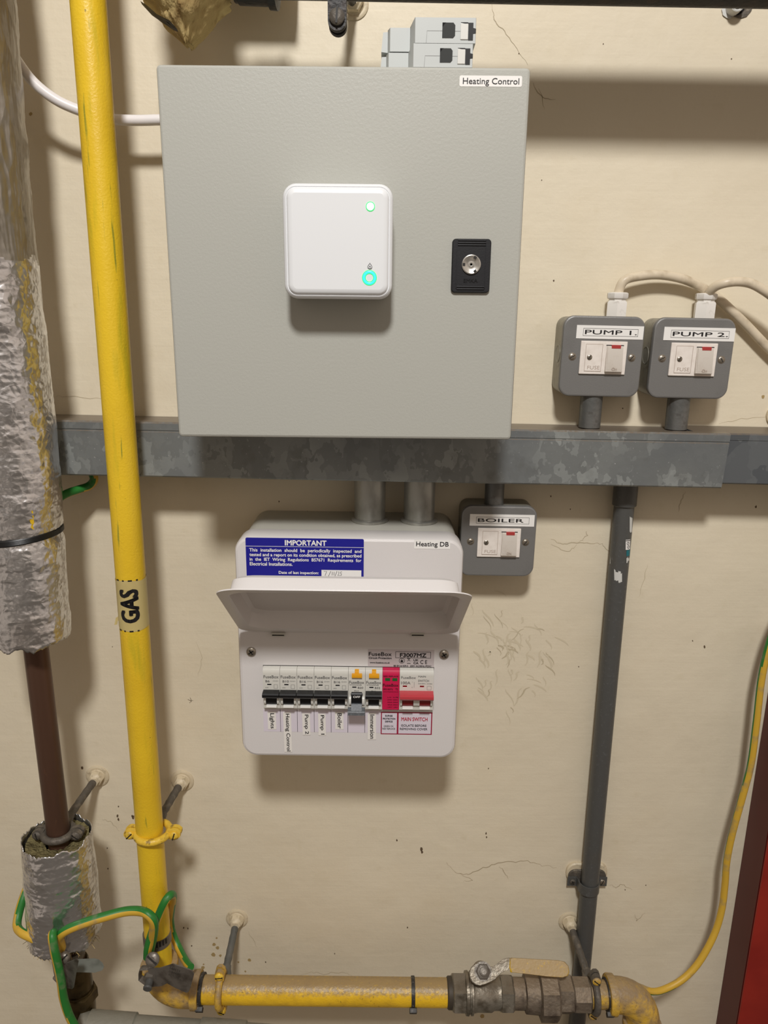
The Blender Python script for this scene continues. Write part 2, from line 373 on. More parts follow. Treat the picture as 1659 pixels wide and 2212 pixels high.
def single(name, mb, label, cat, loc, group=None):                  # a thing that is one mesh, built in world coordinates
    me = mb.mesh(name, Matrix.Translation(-Vector(loc)))
    ob = bpy.data.objects.new(name, me); COL.objects.link(ob); ob.location = loc
    ob['label'] = label; ob['category'] = cat
    if group: ob['group'] = group
    return ob
def struct(name, mb, loc=(0, 0, 0)):
    me = mb.mesh(name); ob = bpy.data.objects.new(name, me); COL.objects.link(ob); ob.location = loc; ob['kind'] = 'structure'; return ob

# ================================================================== THE WALL
wm = MB()
wm.box(-1.6, 1.6, WALL, WALL+.1, 0, 2.6, wallm)
def wp(px, py): q = P(px, py, WALL); return (q.x, q.z)
YW = WALL-.00025
def crack(pts, w=.0010, m=crackm):
    o = []
    for i in range(len(pts)-1):
        for k in range(5):
            t = k/5; x = pts[i][0]*(1-t)+pts[i+1][0]*t+random.uniform(-2, 2); y = pts[i][1]*(1-t)+pts[i+1][1]*t+random.uniform(-2, 2)
            o.append(wp(x, y))
    o.append(wp(*pts[-1])); wm.ribbon(o, w, YW, m)
crack([(1060, 5), (1068, 30), (1066, 45), (1085, 62), (1110, 96), (1140, 140)], .0007)
crack([(1150, 180), (1172, 212), (1200, 215)], .0008); crack([(1165, 190), (1177, 236)], .0005)
crack([(966, 1864), (985, 1884), (1012, 1890), (1030, 1880), (1062, 1868), (1100, 1862), (1140, 1860), (1165, 1868), (1202, 1874)], .0011)
crack([(990, 1885), (1020, 1900), (1000, 1905)], .0006); crack([(1080, 1872), (1088, 1882), (1098, 1898)], .0008)
crack([(640, 2108), (672, 2099), (700, 2104), (728, 2100), (752, 2102), (768, 2112)], .0009, scuff)
crack([(1190, 1165), (1215, 1175), (1240, 1172), (1268, 1172), (1302, 1174)], .0012, scuff); crack([(1300, 1175), (1318, 1192)], .0008, scuff)
crack([(1250, 1172), (1268, 1155), (1266, 1148)], .0006); crack([(1190, 1176), (1230, 1192), (1246, 1176)], .0008, scuff)
crack([(1482, 1060), (1470, 1085), (1466, 1105)], .0008, scuff); crack([(1400, 1220), (1392, 1250), (1380, 1290)], .0006, scuff)
crack([(1318, 1912), (1330, 1916), (1345, 1910), (1366, 1922)], .0008); crack([(1372, 1975), (1376, 1990), (1394, 1972)], .0007)
crack([(425, 1385), (436, 1420), (428, 1462)], .0005, scuff); crack([(535, 2012), (548, 2030), (556, 2045)], .0005)
crack([(220, 1770), (238, 1775), (258, 1795)], .0008, scuff); crack([(1380, 2150), (1390, 2140)], .0006)
crack([(404, 1512), (418, 1514)], .0006, chipm); crack([(411, 1506), (411, 1520)], .0006, chipm); crack([(120, 855), (160, 857), (220, 862)], .0006, scuff)
crack([(1555, 930-15), (1600, 905), (1659, 900)], .0004, scuff)
for (x, y, r) in [(857, 1815, 2.5), (910, 1835, 4), (912, 1840, 3), (1050, 1800, 2.5), (1051, 1808, 2), (1055, 1660, 1.5), (256, 1742, 2.4), (254, 1762, 3), (256, 1770, 3), (288, 1766, 4), (285, 1762, 2),
        (178, 1658, 3.4), (232, 1832, 1.6), (233, 1876, 1.8), (243, 1397, 1.3), (603, 1083, 1.8), (1345, 882, 1.8), (1170, 389, 1.6), (1303, 95, 1.6), (1580, 127, 1.8), (1350, 1195, 1.6),
        (1522, 1397, 2.6), (1496, 1384, 1.6), (1633, 1095, 3), (880, 2003, 1.8), (723, 2060, 1.6), (574, 2078, 1.8), (397, 2004, 2), (406, 2005, 1.8), (414, 2043, 1.8), (1395, 1912, 1.4), (1350, 1922, 1.5), (664, 1104, 1.6),
        (1190, 1072, 1.8), (1232, 1100, 1.6), (1250, 1440, 1.4), (1196, 606, 2), (1121, 116, 1.7)]:
    a = random.uniform(0, 3); pts = []
    for k in range(7):
        t = a+2*pi*k/7; rr_ = r*random.uniform(.6, 1.2); pts.append(wp(x+cos(t)*rr_*.8, y+sin(t)*rr_*1.2))
    wm.add([(a_, YW, b_) for a_, b_ in pts], [tuple(range(7))], chipm)
for (x, y, r) in [(462, 2040, 4), (468, 2026, 2.5), (470, 2047, 4), (461, 2062, 5), (476, 2064, 3), (438, 2090, 4), (440, 2083, 2), (432, 2098, 5), (539, 2074, 3.5), (515, 2078, 2), (1042, 2195, 5), (530, 2098, 2), (66, 246, 4), (84, 735, 4), (1648, 857, 4)]:
    pts = [wp(x+cos(2*pi*k/8)*r*random.uniform(.7, 1.2), y+sin(2*pi*k/8)*r*random.uniform(.7, 1.2)) for k in range(8)]
    wm.add([(a_, YW, b_) for a_, b_ in pts], [tuple(range(8))], stainm)
# rubbed scuff strokes to the right of the fuse board
for _ in range(74):
    x = random.gauss(1105, 52); y = random.gauss(1420, 52); a = random.choice([1.9, 1.7, 2.2, 1.2, .9, 2.8])+random.uniform(-.25, .25); L_ = random.uniform(10, 42)
    if x < 1010: continue
    pts = [(x+cos(a)*L_*(t-.5)+sin(t*6)*3, y-sin(a)*L_*(t-.5)+cos(t*5)*2) for t in (0, .2, .4, .6, .8, 1)]
    wm.ribbon([wp(*q) for q in pts], random.uniform(.0008, .0026), YW+random.uniform(-.00004, .00004), random.choice([scuff, scuff2, scuff2, scuff2]))
struct('wall_back', wm)
fm = MB(); fm.box(-1.6, 1.6, -1.2, WALL, -.05, 0, floorm); struct('floor', fm)

# ================================================================== HEATING CONTROL ENCLOSURE
DF = .665
e = Thing('electrical_enclosure', 'large square light grey metal control cabinet with black lock, labelled Heating Control', 'cabinet', (-.0361, DF, CAMZ-.107))
b = MB(); b.bbox(-.1475, .1475, .018, WALL-DF, .003, .298, .002, encl); e.part('cabinet_body', b)
b = MB(); b.rr(0, .1504, .3008, .3008, .0035, [(0, .017), (0, .0022), (.0007, .0007), (.0022, 0)], encl, seg=4); dr = e.part('door', b)
b = MB()
q0 = e.l(977, 516, DF); q1 = e.l(1056, 633, DF); cx, cz = (q0.x+q1.x)/2, (q0.z+q1.z)/2; lw, lh = q1.x-q0.x, q0.z-q1.z
b.rr(cx, cz, lw, lh, .0032, [(0, 0), (0, -.0022), (.0008, -.0032)], blk2)
for k in range(3):
    b.bbox(cx-lw*.36, cx+lw*.36, -.0039, -.003, cz+lh*.37+k*.0019, cz+lh*.37+k*.0019+.0010, .0002, blk2)
    if k < 2: b.bbox(cx-lw*.36, cx+lw*.36, -.0039, -.003, cz-lh*.40-k*.0019, cz-lh*.40-k*.0019+.0010, .0002, blk2)
for sx in (-1, 1): b.box(cx+sx*lw*.37-.0003, cx+sx*lw*.37+.0003, -.0037, -.003, cz-lh*.42, cz+lh*.42, blk2)
b.text('EMKA', cx-.006, cx+.006, cz-.0135, cz-.0105, -.0034, blk, .01)
lk = e.part('lock', b, dr, 'black plastic quarter-turn lock')
b = MB(); kz = e.l(1016, 572, DF).z
b.lathe((cx, -.0032, kz), (0, -1, 0), [(0, .0080), (.0012, .0080), (.0016, .0072), (.0011, .0060), (.0003, .0042), (0, .0026), (.0003, .0018), (.0001, .0010), (-.0005, .0006)], lockm, 32)
for a in (0, 2.1, 4.2): b.box(-.0012, .0012, -.0049, -.0036, .0052, .0074, slotm, Matrix.Translation((cx, 0, kz)) @ Matrix.Rotation(a+.5, 4, 'Y'))
e.part('key_insert', b, dr, 'bright metal key insert')
b = MB(); a0 = e.l(993, 163, DF); a1 = e.l(1127, 188, DF)
M_ = Matrix.Rotation(radians(.6), 4, 'Y')
b.rr((a0.x+a1.x)/2, (a0.z+a1.z)/2, a1.x-a0.x, a0.z-a1.z, .0012, [(0, 0), (0, -.0002)], labw, seg=2)
t0 = e.l(1000, 168, DF); t1 = e.l(1121, 187, DF); b.text('Heating Control', t0.x, t1.x, t1.z, t0.z, -.00035, ink, .006)
e.part('label_sticker', b, dr, 'white sticker printed Heating Control')

# wireless receiver on the door
r = Thing('heating_receiver', 'white square rounded wireless receiver with green light on cabinet door', 'receiver', (-.0391, DF-.0001, CAMZ+.0135))
w_, h_ = .0880, .0878
b = MB(); b.rr(0, h_/2, w_-.001, h_-.001, .0105, [(.001, -.0002), (0, -.002), (0, -.0235)], rimwhite); r.part('back_case', b)
b = MB(); b.rr(0, h_/2, w_, h_, .011, [(0, -.0238), (0, -.0305), (.0008, -.0325), (.0024, -.0335), (.0028, -.0331), (.0032, -.0331), (.0036, -.0342), (.0052, -.0354), (.0075, -.0358)], white, seg=8)
cv = r.part('front_cover', b)
yc = -.0359
g = r.l(800, 446, DF-.036); b = MB()
b.lathe((g.x, yc, g.z), (0, -1, 0), [(0, .0036), (.0003, .0036)], ledg, 24); b.lathe((g.x, yc-.0003, g.z), (0, -1, 0), [(0, .0030), (.0003, .0029)], led, 24)
r.part('status_light', b, cv, 'glowing green status light')
g = r.l(798, 600, DF-.036); b = MB()
b.tube([(g.x+cos(2*pi*k/36)*.0045, yc, g.z+sin(2*pi*k/36)*.0045) for k in range(36)], .0011, cyan, 8, closed=True, flat=.4)
b.tube([(g.x+cos(2*pi*k/36)*.0057, yc, g.z+sin(2*pi*k/36)*.0057) for k in range(36)], .0003, ledg, 6, closed=True)
b.tube([(g.x+cos(2*pi*k/36)*.0033, yc, g.z+sin(2*pi*k/36)*.0033) for k in range(36)], .0003, ledg, 6, closed=True)
r.part('button_ring', b, cv, 'glowing turquoise ring around the button')
g = r.l(799, 575, DF-.036); b = MB()
def flame(s): return [(g.x+s*a, g.z+s*c) for a, c in [(0, -1), (.6, -.85), (.8, -.3), (.55, .25), (.2, .7), (0, 1.1), (-.2, .7), (-.55, .25), (-.8, -.3), (-.6, -.85), (0, -1)]]
b.ribbon(flame(.0023), .00035, yc-.0001, ink, False); g = g-Vector((0, 0, .0009)); b.ribbon(flame(.0011), .00035, yc-.0001, ink, False)
r.part('flame_symbol', b, cv)

# two plastic modules lying on top of the cabinet
ztop = CAMZ-.107+.3009
zz = [ztop, ztop+.0172, ztop+.0355]
for i in (0, 1):
    z0, z1 = zz[i]+.0001, zz[i+1]-.0002; D = .6672
    off = (1023-1028)/1600*.58*(1-i)
    xl = P(896, 70, D).x+off*.6; xr = P(1028, 70, D).x+off
    zc = (z0+z1)/2; hz = (z1-z0)
    t = Thing('circuit_module', ['lower of two stacked grey plastic modules on the cabinet top', 'upper of two stacked grey plastic modules on the cabinet top'][i], 'module', ((xl+xr)/2, D, z0), 0, 'grey plastic modules lying on the cabinet')
    X0, X1 = xl-(xl+xr)/2, xr-(xl+xr)/2
    b = MB(); n0 = X0-.0195; n1 = n0-.0058
    def zpr(pl, za, zb, m_): b.loft([[(x_, y_, za) for x_, y_ in pl], [(x_, y_, zb) for x_, y_ in pl]], m_, True)
    zpr([(X0+.0004, 0), (X1-.0004, 0), (X1, .0004), (X1, .084), (X0-.0032, .084), (X0-.0032, .0215), (X0, .0004)], 0, hz, dinm)
    zpr([(X0-.003, .0215), (X0-.003, .0625), (n0-.002, .0625), (n0-.002, .028), (n0, .0215)], .0003, hz-.0003, dinm)
    yq = -.00012
    fx = (X1-X0)
    b.ribbon([(X0+fx*.19, 0), (X0+fx*.20, hz*.48), (X0+fx*.45, hz*.48)], .00025, yq, inkg, False)
    b.ribbon([(X0+fx*.66, hz*.47), (X0+fx*.88, hz*.47)], .00025, yq, inkg, False)
    t.part('module_body', b)
    b = MB(); b.prism([(n0-.001, .0012), (n0-.001, hz-.0012), (n1, hz-.0015), (n1-.0015, .002)], .0285, .058, dinm); t.part('lever_block', b)
    b = MB(); x0, x1 = X0+fx*.45, X0+fx*.66
    b.prism([(x0, hz*.20), (x0, hz*.80), (x1-.0015, hz*.80), (x1, hz*.70), (x1, hz*.30), (x1-.0015, hz*.20)], -.0003, .004, darkin)
    b.prism([(x0, hz*.20), (x0, hz*.62), (x0+.002, hz*.78), (x0+.003, hz*.80), (x0, hz*.80)], -.00045, -.0003, blackhole); t.part('terminal_hole', b, None, 'dark terminal opening')
    b = MB(); x0, x1 = X0+fx*.875, X0+fx*.955
    b.prism([(x0, hz*.12), (x0, hz*.80), (x1, hz*.80), (x1, hz*.60), (x1+.0022, hz*.57), (x1+.0022, hz*.40), (x1, hz*.38), (x1, hz*.12)], -.0004, .002, blk)
    b.prism([(x0-.0062, hz*.82), (x0, hz*.74), (x0, hz*.80), (x0-.0006, hz*.82)], -.0003, .001, blk); t.part('rail_clip', b, None, 'black rail clip')
    b = MB(); b.bbox(x0-.0062, x0-.0001, -.0007, .001, hz*.14, hz*.76, .0003, cheek); t.part('clip_shutter', b)

# ================================================================== CABLE TRUNKING
tl = .0108
t = Thing('cable_trunking', 'long galvanised steel cable trunking running along the wall below the cabinet', 'trunking', (0, WALL, CAMZ-.111), tl)
Tm = t
x0 = -.62; x1 = t.l(1569, 990, .77).x
b = MB(); b.rr(0, 0, 1, 1, .1, [(0, 0)], galv) if False else None
def zt(px, py, D): return t.l(px, py, D).z
ztp = (zt(386, 912, .77)+zt(1108, 930, .77)+zt(1500, 934, .77))/3; zbt = (zt(386, 1030, .77)+zt(1104, 1048, .77)+zt(1500, 1054, .77))/3
b.prismx([(-.001, ztp-.002), (-.058, ztp-.0015), (-.058, zbt+.0015), (-.001, zbt+.002)], x0+.01, x1-.012, galv); t.part('trunking_body', b)
b = MB(); yf = -(WALL-.77)
prof = [(-.046, ztp-.0001), (-.0465, ztp), (yf+.0015, ztp), (yf, ztp-.0016), (yf, ztp-.0085), (yf+.0008, ztp-.0092), (yf+.0008, ztp-.010), (yf, ztp-.0108), (yf, zbt+.0016), (yf+.0015, zbt), (-.046, zbt), (-.046, zbt+.0008), (yf+.002, zbt+.0008), (yf+.002, ztp-.0008), (-.046, ztp-.0008)]
# ragged cut right end
n = len(prof); L_ = [(x0, a, c) for a, c in prof]; R_ = [(x1+.0022*((c-zbt)/(ztp-zbt))-.0008, a, c) for a, c in prof]
b.loft([L_, R_], galv, True); t.part('trunking_lid', b)
t2 = Thing('cable_trunking', 'darker galvanised trunking section continuing past the lid end at right edge', 'trunking', (.48, WALL, CAMZ-.117), tl)
za = t2.l(1615, 937, .7735).z; zb2 = t2.l(1615, 1047, .7735).z; xa = t2.l(1540, 990, .7735).x
b = MB(); b.rr(0, 0, .1, .1, .01, [(0, 0)], galvd) if False else None
yf = -(WALL-.7738)
b.prismx([(-.001, za), (yf+.0015, za), (yf, za-.0015), (yf, zb2+.0015), (yf+.0015, zb2), (-.001, zb2)], xa-.02, .34, galvd)
b.prismx([(yf-.0006, za-.004), (yf, za-.004), (yf, za-.007), (yf-.0006, za-.007)], xa+.003, .34, galvd)
t2.part('trunking_body', b)
# conduit stubs
def stub(name, px, y0, D, r_, za_, zb_, label, m=conduitm, flange=False, dx=0):
    c = P(px, y0, D); b = MB(); c.x += dx
    b.lathe((c.x, D, zb_), (0, 0, 1), [(0, r_*.98), (za_-zb_, r_)], m, 32)
    if flange:
        b2 = MB()
        b2.lathe((c.x, D, zb_), (0, 0, 1), [(0, r_*1.18), (.0015, r_*1.2), (.0035, r_*1.2), (.0045, r_*1.12), (.0048, r_)], m, 40)
        tt = Thing(name, label, 'conduit', (c.x, D, zb_), 0, 'short conduit adaptors between trunking and fuse board')
        tt.part('adaptor_tube', b, world=True); tt.part('bush_flange', b2, world=True)
    else: single(name, b, label, 'conduit', (c.x, D, zb_))
def trz(X, top=True):
    return (CAMZ-.111) + (ztp if top else zbt) - X*math.sin(tl)
for px, lab in ((1275, 'left of two short steel conduits between trunking and the pump switches'), (1463, 'right of two short steel conduits between trunking and the pump switches')):
    X = P(px, 895, .803).x; stub('conduit_stub', px, 895, .803, .0118, CAMZ-.075, trz(X)-.0005, lab)
X = P(1068, 1065, .80).x; stub('conduit_stub', 1068, 1065, .803, .0108, trz(X, False)+.001, CAMZ-.208, 'short steel conduit from the trunking down to the BOILER switch')
for px, lab in ((799, 'left of two wide round steel adaptors above the fuse board'), (906, 'right of two wide round steel adaptors above the fuse board')):
    X = P(px, 1090, .787).x; stub('conduit_adaptor', px, 1085, .790, .0172, trz(X, False)+.001, CAMZ-.2195, lab, steelt, True)

# ================================================================== FUSED SWITCHES
def spur(px, py, title, label, w=.0845, h=.0825, tilt=.010, marks='ON', yw=True, lx=(.16, .98), rust=False, back=spurb):
    c = P(px, py, .789)
    s = Thing('fused_switch', label, 'switch', (c.x, .789, c.z-h/2), tilt, 'grey metalclad fused switches')
    b = MB(); b.rr(0, h/2, w-.002, h-.002, .010, [(.001, WALL-.789-.0003), (0, WALL-.789-.002), (0, .004)], back); 
    b.lathe((-w/2+.0012, .021, h*.52), (-1, 0, 0), [(0, .0095), (.0006, .0095), (.0006, .0085), (.0003, .0082)], back, 24)
    s.part('back_box', b)
    b = MB(); b.rr(0, h/2, w, h, .0115, [(0, .0055), (0, .0015), (.0006, .0004), (.0018, 0)], spurm, seg=8)
    if rust: b.add([(w/2-.0105, -.0001, h-.013), (w/2-.006, -.0001, h-.011), (w/2-.0035, -.0001, h-.014), (w/2-.004, -.0001, h-.019), (w/2-.007, -.0001, h-.016)], [(0, 1, 2, 3, 4)], stainm)
    fp = s.part('front_plate', b)
    X = lambda f: -w/2+w*f
    Z = lambda f: h*(1-f)
    b = MB(); b.bbox(X(.225), X(.795), -.0022, 0, Z(.715), Z(.305), .0006, fusew)
    ins = s.part('switch_insert', b)
    b = MB(); a0, a1, c0, c1 = X(.29), X(.49), Z(.675), Z(.345)
    b.bbox(a0, a1, -.0026, -.002, c0, c1, .0002, fusew)
    b.frame(a0-.0003, a1+.0003, c0-.0003, c1+.0003, -.00275, .00035, linem)
    b.text('FUSE', a0+.0028, a1-.0012, Z(.655), Z(.61), -.00275, linem, .0)
    fc = s.part('fuse_carrier', b, ins)
    b = MB(); b.screw((X(.34), -.0026, Z(.505)), (0, -1, 0), .0027, screwm, 1.0, .0012)
    s.part('fuse_screw', b, ins)
    b = MB(); a0, a1 = X(.54), X(.745); c0, c1 = Z(.68), Z(.36)
    b.prismx([(-.002, c1), (-.0026, c1), (-.0062, c0+.0005), (-.0058, c0), (-.002, c0)], a0, a1, rockm)
    b.prismx([(-.0060, c0+.0006), (-.0066, c0+.0038), (-.0040, c1-.0012), (-.0026, c1)], a0+.0009, a1-.0004, rockm)
    b.text(marks, a0+.006, a1-.006, c0+.002, c0+.0046, -.0072, linem, 0)
    rk = s.part('rocker', b, ins)
    b = MB(); b.box(a0-.0004, a1+.0004, -.0025, -.0018, c1, c1+.0010, slotm); b.bbox(a0+.0048, a1-.0030, -.0045, -.002, c1-.0026, c1+.0010, .0002, neon)
    s.part('indicator_window', b, ins, 'red neon window')
    for f, a in ((.135, .5), (.868, .9 if px < 1450 else 2.2)):
        b = MB(); b.lathe((X(f), .0002, Z(.505)), (0, -1, 0), [(0, .0042), (.0003, .0041), (.0004, .0036)], screwm, 20)
        b.screw((X(f), 0, Z(.505)), (0, -1, 0), .0032, screwm, a, .0012); s.part('screw', b)
    b = MB(); a0, a1, c0, c1 = X(lx[0]), X(lx[1]), Z(.278), Z(.115)
    b.box(a0, a1, -.00055, -.0001, c0, c1, labw); m0, m1 = a0+(a1-a0)*.10, a1-(a1-a0)*.08
    b.frame(m0, m1, c0+.0028, c1-.003, -.0007, .0003, ink)
    b.text(title, m0+.0018, m1-(.0012 if '.' in title else .006), c0+.0045, c1-.0046, -.0007, ink, .008)
    s.part('label_sticker', b, fp, 'white sticker printed '+title)
    return s
spur(1299, 771, 'PUMP 1.', 'grey metal fused switch labelled PUMP 1. on the wall right of the cabinet', tilt=.012, marks='On')
spur(1493, 775, 'PUMP 2.', 'grey metal fused switch labelled PUMP 2. with rust-nicked corner', tilt=.012, marks='On', lx=(.12, .99), rust=True)
spur(1075, 1170, 'BOILER', 'grey metal fused switch labelled BOILER beside the fuse board', w=.0835, h=.0815, tilt=.008, lx=(.11, .965))
def gland(px, label):
    c = P(px, 683, .812)
    g = Thing('cable_gland', label, 'gland', (c.x, .812, CAMZ+.0005), .01, 'white nylon glands')
    b = MB(); b.lathe((0, 0, 0), (0, 0, 1), [(0, .0112), (.0155, .0112), (.017, .0104), (.0175, .009)], glandm, 6, ph=.3); g.part('gland_body', b)
    b = MB(); b.lathe((0, 0, .0165), (0, 0, 1), [(0, .0090), (.003, .0092), (.0032, .0105), (.0045, .0112), (.0085, .0112), (.0095, .0095), (.0095, .006)], glandm, 8, ph=.2); g.part('dome_nut', b)
    return c
gland(1330, 'white gland on top of the PUMP 1. switch'); gland(1520, 'white gland on top of the PUMP 2. switch')
def cable(name, pts, rad, mt, label, n=10):
    w = [P(*p) for p in pts]; b = MB(); b.tube(spl(w, n), rad, mt, 14); single(name, b, label, 'cable', w[-1])
cable('power_cable', [(1334, 650, .812), (1336, 632, .812), (1348, 607, .810), (1378, 597, .812), (1430, 594, .814), (1490, 608, .817), (1545, 640, .820), (1600, 690, .820), (1650, 742, .820), (1720, 815, .820), (1775, 885, .815), (1795, 945, .81)], .0048, ccab, 'cream cable arching from the PUMP 1. gland behind the second gland')
cable('power_cable', [(1524, 656, .812), (1527, 642, .810), (1541, 622, .800), (1568, 611, .792), (1605, 609, .792), (1640, 621, .79), (1690, 660, .79), (1740, 730, .79), (1790, 830, .80), (1822, 945, .805)], .0048, ccab, 'cream cable arching from the PUMP 2. gland out at the right edge')
cable('power_cable', [(-40, 20, .76), (-5, 68, .765), (28, 118, .77), (70, 175, .775), (120, 215, .78), (175, 240, .785), (230, 256, .79), (290, 260, .79), (345, 259, .79), (390, 259, .79), (436, 259, .79)], .0049, wcab, 'white round cable passing behind the yellow pipe into the cabinet')

# ================================================================== FUSE BOARD
DB = .715
q = Thing('consumer_unit', 'white metal fuse board with open flap, breakers and blue IMPORTANT sticker', 'fuse board', (-.0360, DB, CAMZ-.4672), .004)
BW, BH = .2325, .2508
b = MB(); b.rr(0, BH/2, BW-.004, BH-.004, .017, [(.002, WALL-DB-.0003), (0, WALL-DB-.003), (0, .026)], dbm2, seg=8)
for fx in (-.43, .38): b.lathe((BW*fx, .029, BH-.0022), (0, 0, 1), [(0, .0009), (.0004, .0009)], flagm, 10)
q.part('back_case', b)
b = MB(); b.rr(0, BH/2, BW, BH, .0165, [(.001, .031), (0, .029), (0, .0035), (.0012, .0010), (.0035, 0)], dbm, seg=8); cvr = q.part('front_cover', b)
L = lambda px, py: q.l(px, py, DB)
for (px, py) in ((543, 1407), (959, 1413)):
    c = L(px, py); b = MB(); b.screw((c.x, -.0002, c.z), (0, -1, 0), .0050, screwm, .6, .0028, True); q.part('cover_screw', b, cvr)
# blue sticker
a = L(530, 1161); c = L(785.5, 1249); b = MB(); b.rr((a.x+c.x)/2, (a.z+c.z)/2, c.x-a.x, a.z-c.z, .0015, [(0, 0), (0, -.0002)], blue, seg=3)
sw = c.x-a.x; sx = a.x; sz = a.z; yy = -.0004
b.quad(sx, sx+sw, sz-.0091, sz-.0087, yy, labw)
b.text('IMPORTANT', sx+sw*.332, sx+sw*.685, sz-.0078, sz-.0019, yy, labw, .03)
def line(txt, k, f0, f1): b.text(txt, sx+sw*f0, sx+sw*f1, sz-.0148-k*.0049-(.0009 if any(ch in txt for ch in 'gpyq') else 0), sz-.0111-k*.0049, yy, labw, .02)
line('This  installation  should  be  periodically  inspected  and', 0, .03, .98); line('tested and a report on its condition obtained, as prescribed', 1, .03, .98)
line('in  the  IET  Wiring  Regulations  BS7671  Requirements  for', 2, .03, .98); line('Electrical Installations.', 3, .03, .395)
b.text('Date of last inspection:', sx+sw*.275, sx+sw*.615, sz-.0391, sz-.0350, yy, labw, .02)
b.quad(sx+sw*.64, sx+sw*.98, sz-.0402, sz-.0333, yy, labw)
for s_ in ([(.66, -.0400), (.685, -.0400), (.67, -.0448)], [(.70, -.0452), (.72, -.0398)], [(.733, -.0405), (.731, -.0443)], [(.748, -.0405), (.746, -.0443)], [(.755, -.0452), (.772, -.0398)], [(.78, -.0408), (.79, -.0404), (.788, -.0425), (.778, -.0443), (.795, -.0443)], [(.815, -.0404), (.803, -.0406), (.802, -.042), (.812, -.0425), (.808, -.0443), (.798, -.0443)]):
    b.ribbon([(sx+sw*f, sz+z+.0053) for f, z in s_], .0004, yy-.00015, ink, False)
q.part('notice_sticker', b, cvr, 'blue sticker printed IMPORTANT')
a = L(895, 1166); c = L(972, 1186); b = MB(); b.box(a.x, c.x, -.0003, 0, c.z, a.z, labw); a = L(899, 1169.5); c = L(969, 1183.5); b.text('Heating DB', a.x, c.x, c.z, a.z, -.0005, ink, .012)
q.part('label_sticker', b, cvr, 'white sticker printed Heating DB')
# printed maker film
b = MB(); a = L(795, 1402); c = L(937, 1444); b.box(a.x, c.x, -.0002, 0, c.z, a.z, lilac2)
def prt(t_, x0, y0, x1, y1, m=ink, bd=.015, y_=-.0004):
    a = L(x0, y0); c = L(x1, y1); b.text(t_, a.x, c.x, c.z, a.z, y_, m, bd)
prt('FuseBox', 796.5, 1408, 846, 1417); prt('Circuit Protection', 796.5, 1418.5, 846, 1423.5, ink, .03); prt('www.fusebox.co.uk', 799, 1429, 842, 1433, ink, .03)
a = L(854.5, 1407); c = L(930.5, 1422); b.frame(a.x, c.x, c.z, a.z, -.0004, .0004, ink); prt('F3007MZ', 864, 1410, 921, 1420, ink, .03)
c = L(868, 1427); R_ = .0030
b.ribbon([(c.x+cos(pi/8+2*pi*k/8)*R_, c.z+sin(pi/8+2*pi*k/8)*R_) for k in range(9)], .0004, -.0004, ink, False); b.quad(c.x-.0013, c.x+.0013, c.z-.0018, c.z+.0006, -.0004, ink); b.quad(c.x-.0003, c.x+.0003, c.z+.0006, c.z+.0021, -.0004, ink)
c = L(883, 1425); b.ribbon([(c.x-.0014, c.z+.0016), (c.x+.0016, c.z-.0016)], .0004, -.0004, ink, False); b.ribbon([(c.x+.0014, c.z+.0016), (c.x-.0014, c.z-.0016)], .0004, -.00045, ink, False); b.quad(c.x-.0016, c.x+.0016, c.z+.0014, c.z+.0018, -.0004, ink); b.quad(c.x-.0018, c.x+.0020, c.z-.0044, c.z-.0038, -.0004, ink)
prt('UK', 893, 1423.5, 904, 1428, ink, .03); prt('CA', 893, 1429.5, 904, 1434.5, ink, .03); prt('C E', 908, 1425.5, 922.5, 1434, ink, .01)
prt('BS EN 61439-3   230V AC/50Hz IP2XC', 850.5, 1436, 932, 1440.5, ink, .03)
q.part('maker_label', b, cvr)
# label strip
b = MB(); DL = DB
xs = [568.5, 606, 642.5, 679, 715.3, 751.5, 788, 824]
a = L(568.5, 1532); c = L(824, 1583); b.box(a.x, c.x, -.0002, 0, c.z, a.z, lilac)
for x in xs[1:-1]:
    g = L(x, 1560); b.quad(g.x-.0002, g.x+.0002, c.z, a.z, -.00035, ink)
q.part('circuit_strip', b, cvr)
for (tx, x0, y0, x1, y1, r_) in (('Lights', 578, 1537, 597, 1575, .02), ('Heating Control', 612, 1538, 631, 1624, .01), ('Pump 2', 653, 1540, 670.5, 1587, .03), ('Pump 1', 687.5, 1541, 704, 1588, .03), ('Boiler', 724, 1537, 742, 1575, .02), ('Immersion', 794.5, 1540, 812, 1597, .02)):
    a = L(x0, y0); c = L(x1, y1); b = MB(); M_ = Matrix.Translation(((a.x+c.x)/2, 0, (a.z+c.z)/2)) @ Matrix.Rotation(-.012, 4, 'Y'); hw = (c.x-a.x)/2; hh = (a.z-c.z)/2
    b.box(-hw, hw, -.0007, -.0003, -hh, hh, taup, M_)
    dsc = any(ch in tx for ch in 'gp')
    b.text(tx, -hw*(.62 if dsc else .42), hw*.62, -hh+.0012, hh-.0015, -.0009, ink, .012, -90, M_)
    q.part('circuit_tag', b, cvr, 'small tag printed '+tx)
a = L(823, 1537.5); c = L(932.5, 1587); b = MB(); b.box(a.x, c.x, -.0003, 0, c.z, a.z, crimp)
m = (L(858.5, 1560)).x
b.quad(a.x+.0011, m-.0006, c.z+.0011, a.z-.0011, -.00045, lilac); b.quad(m+.0012, c.x-.0012, c.z+.0011, a.z-.0011, -.00045, lilac)
def pr2(t_, x0, y0, x1, y1, mm, bd): prt(t_, x0, y0, x1, y1, mm, bd, -.0006)
pr2('SURGE', 832, 1543.5, 848, 1547.5, ink, .04); pr2('PROTECTION', 827, 1550, 854, 1554, ink, .04); pr2('DEVICE', 832, 1556, 848, 1560, ink, .04); pr2('GREEN OK', 829, 1566, 850, 1570, inkg, .02); pr2('RED REPLACE', 826, 1571.5, 853.5, 1575.5, inkg, .03)
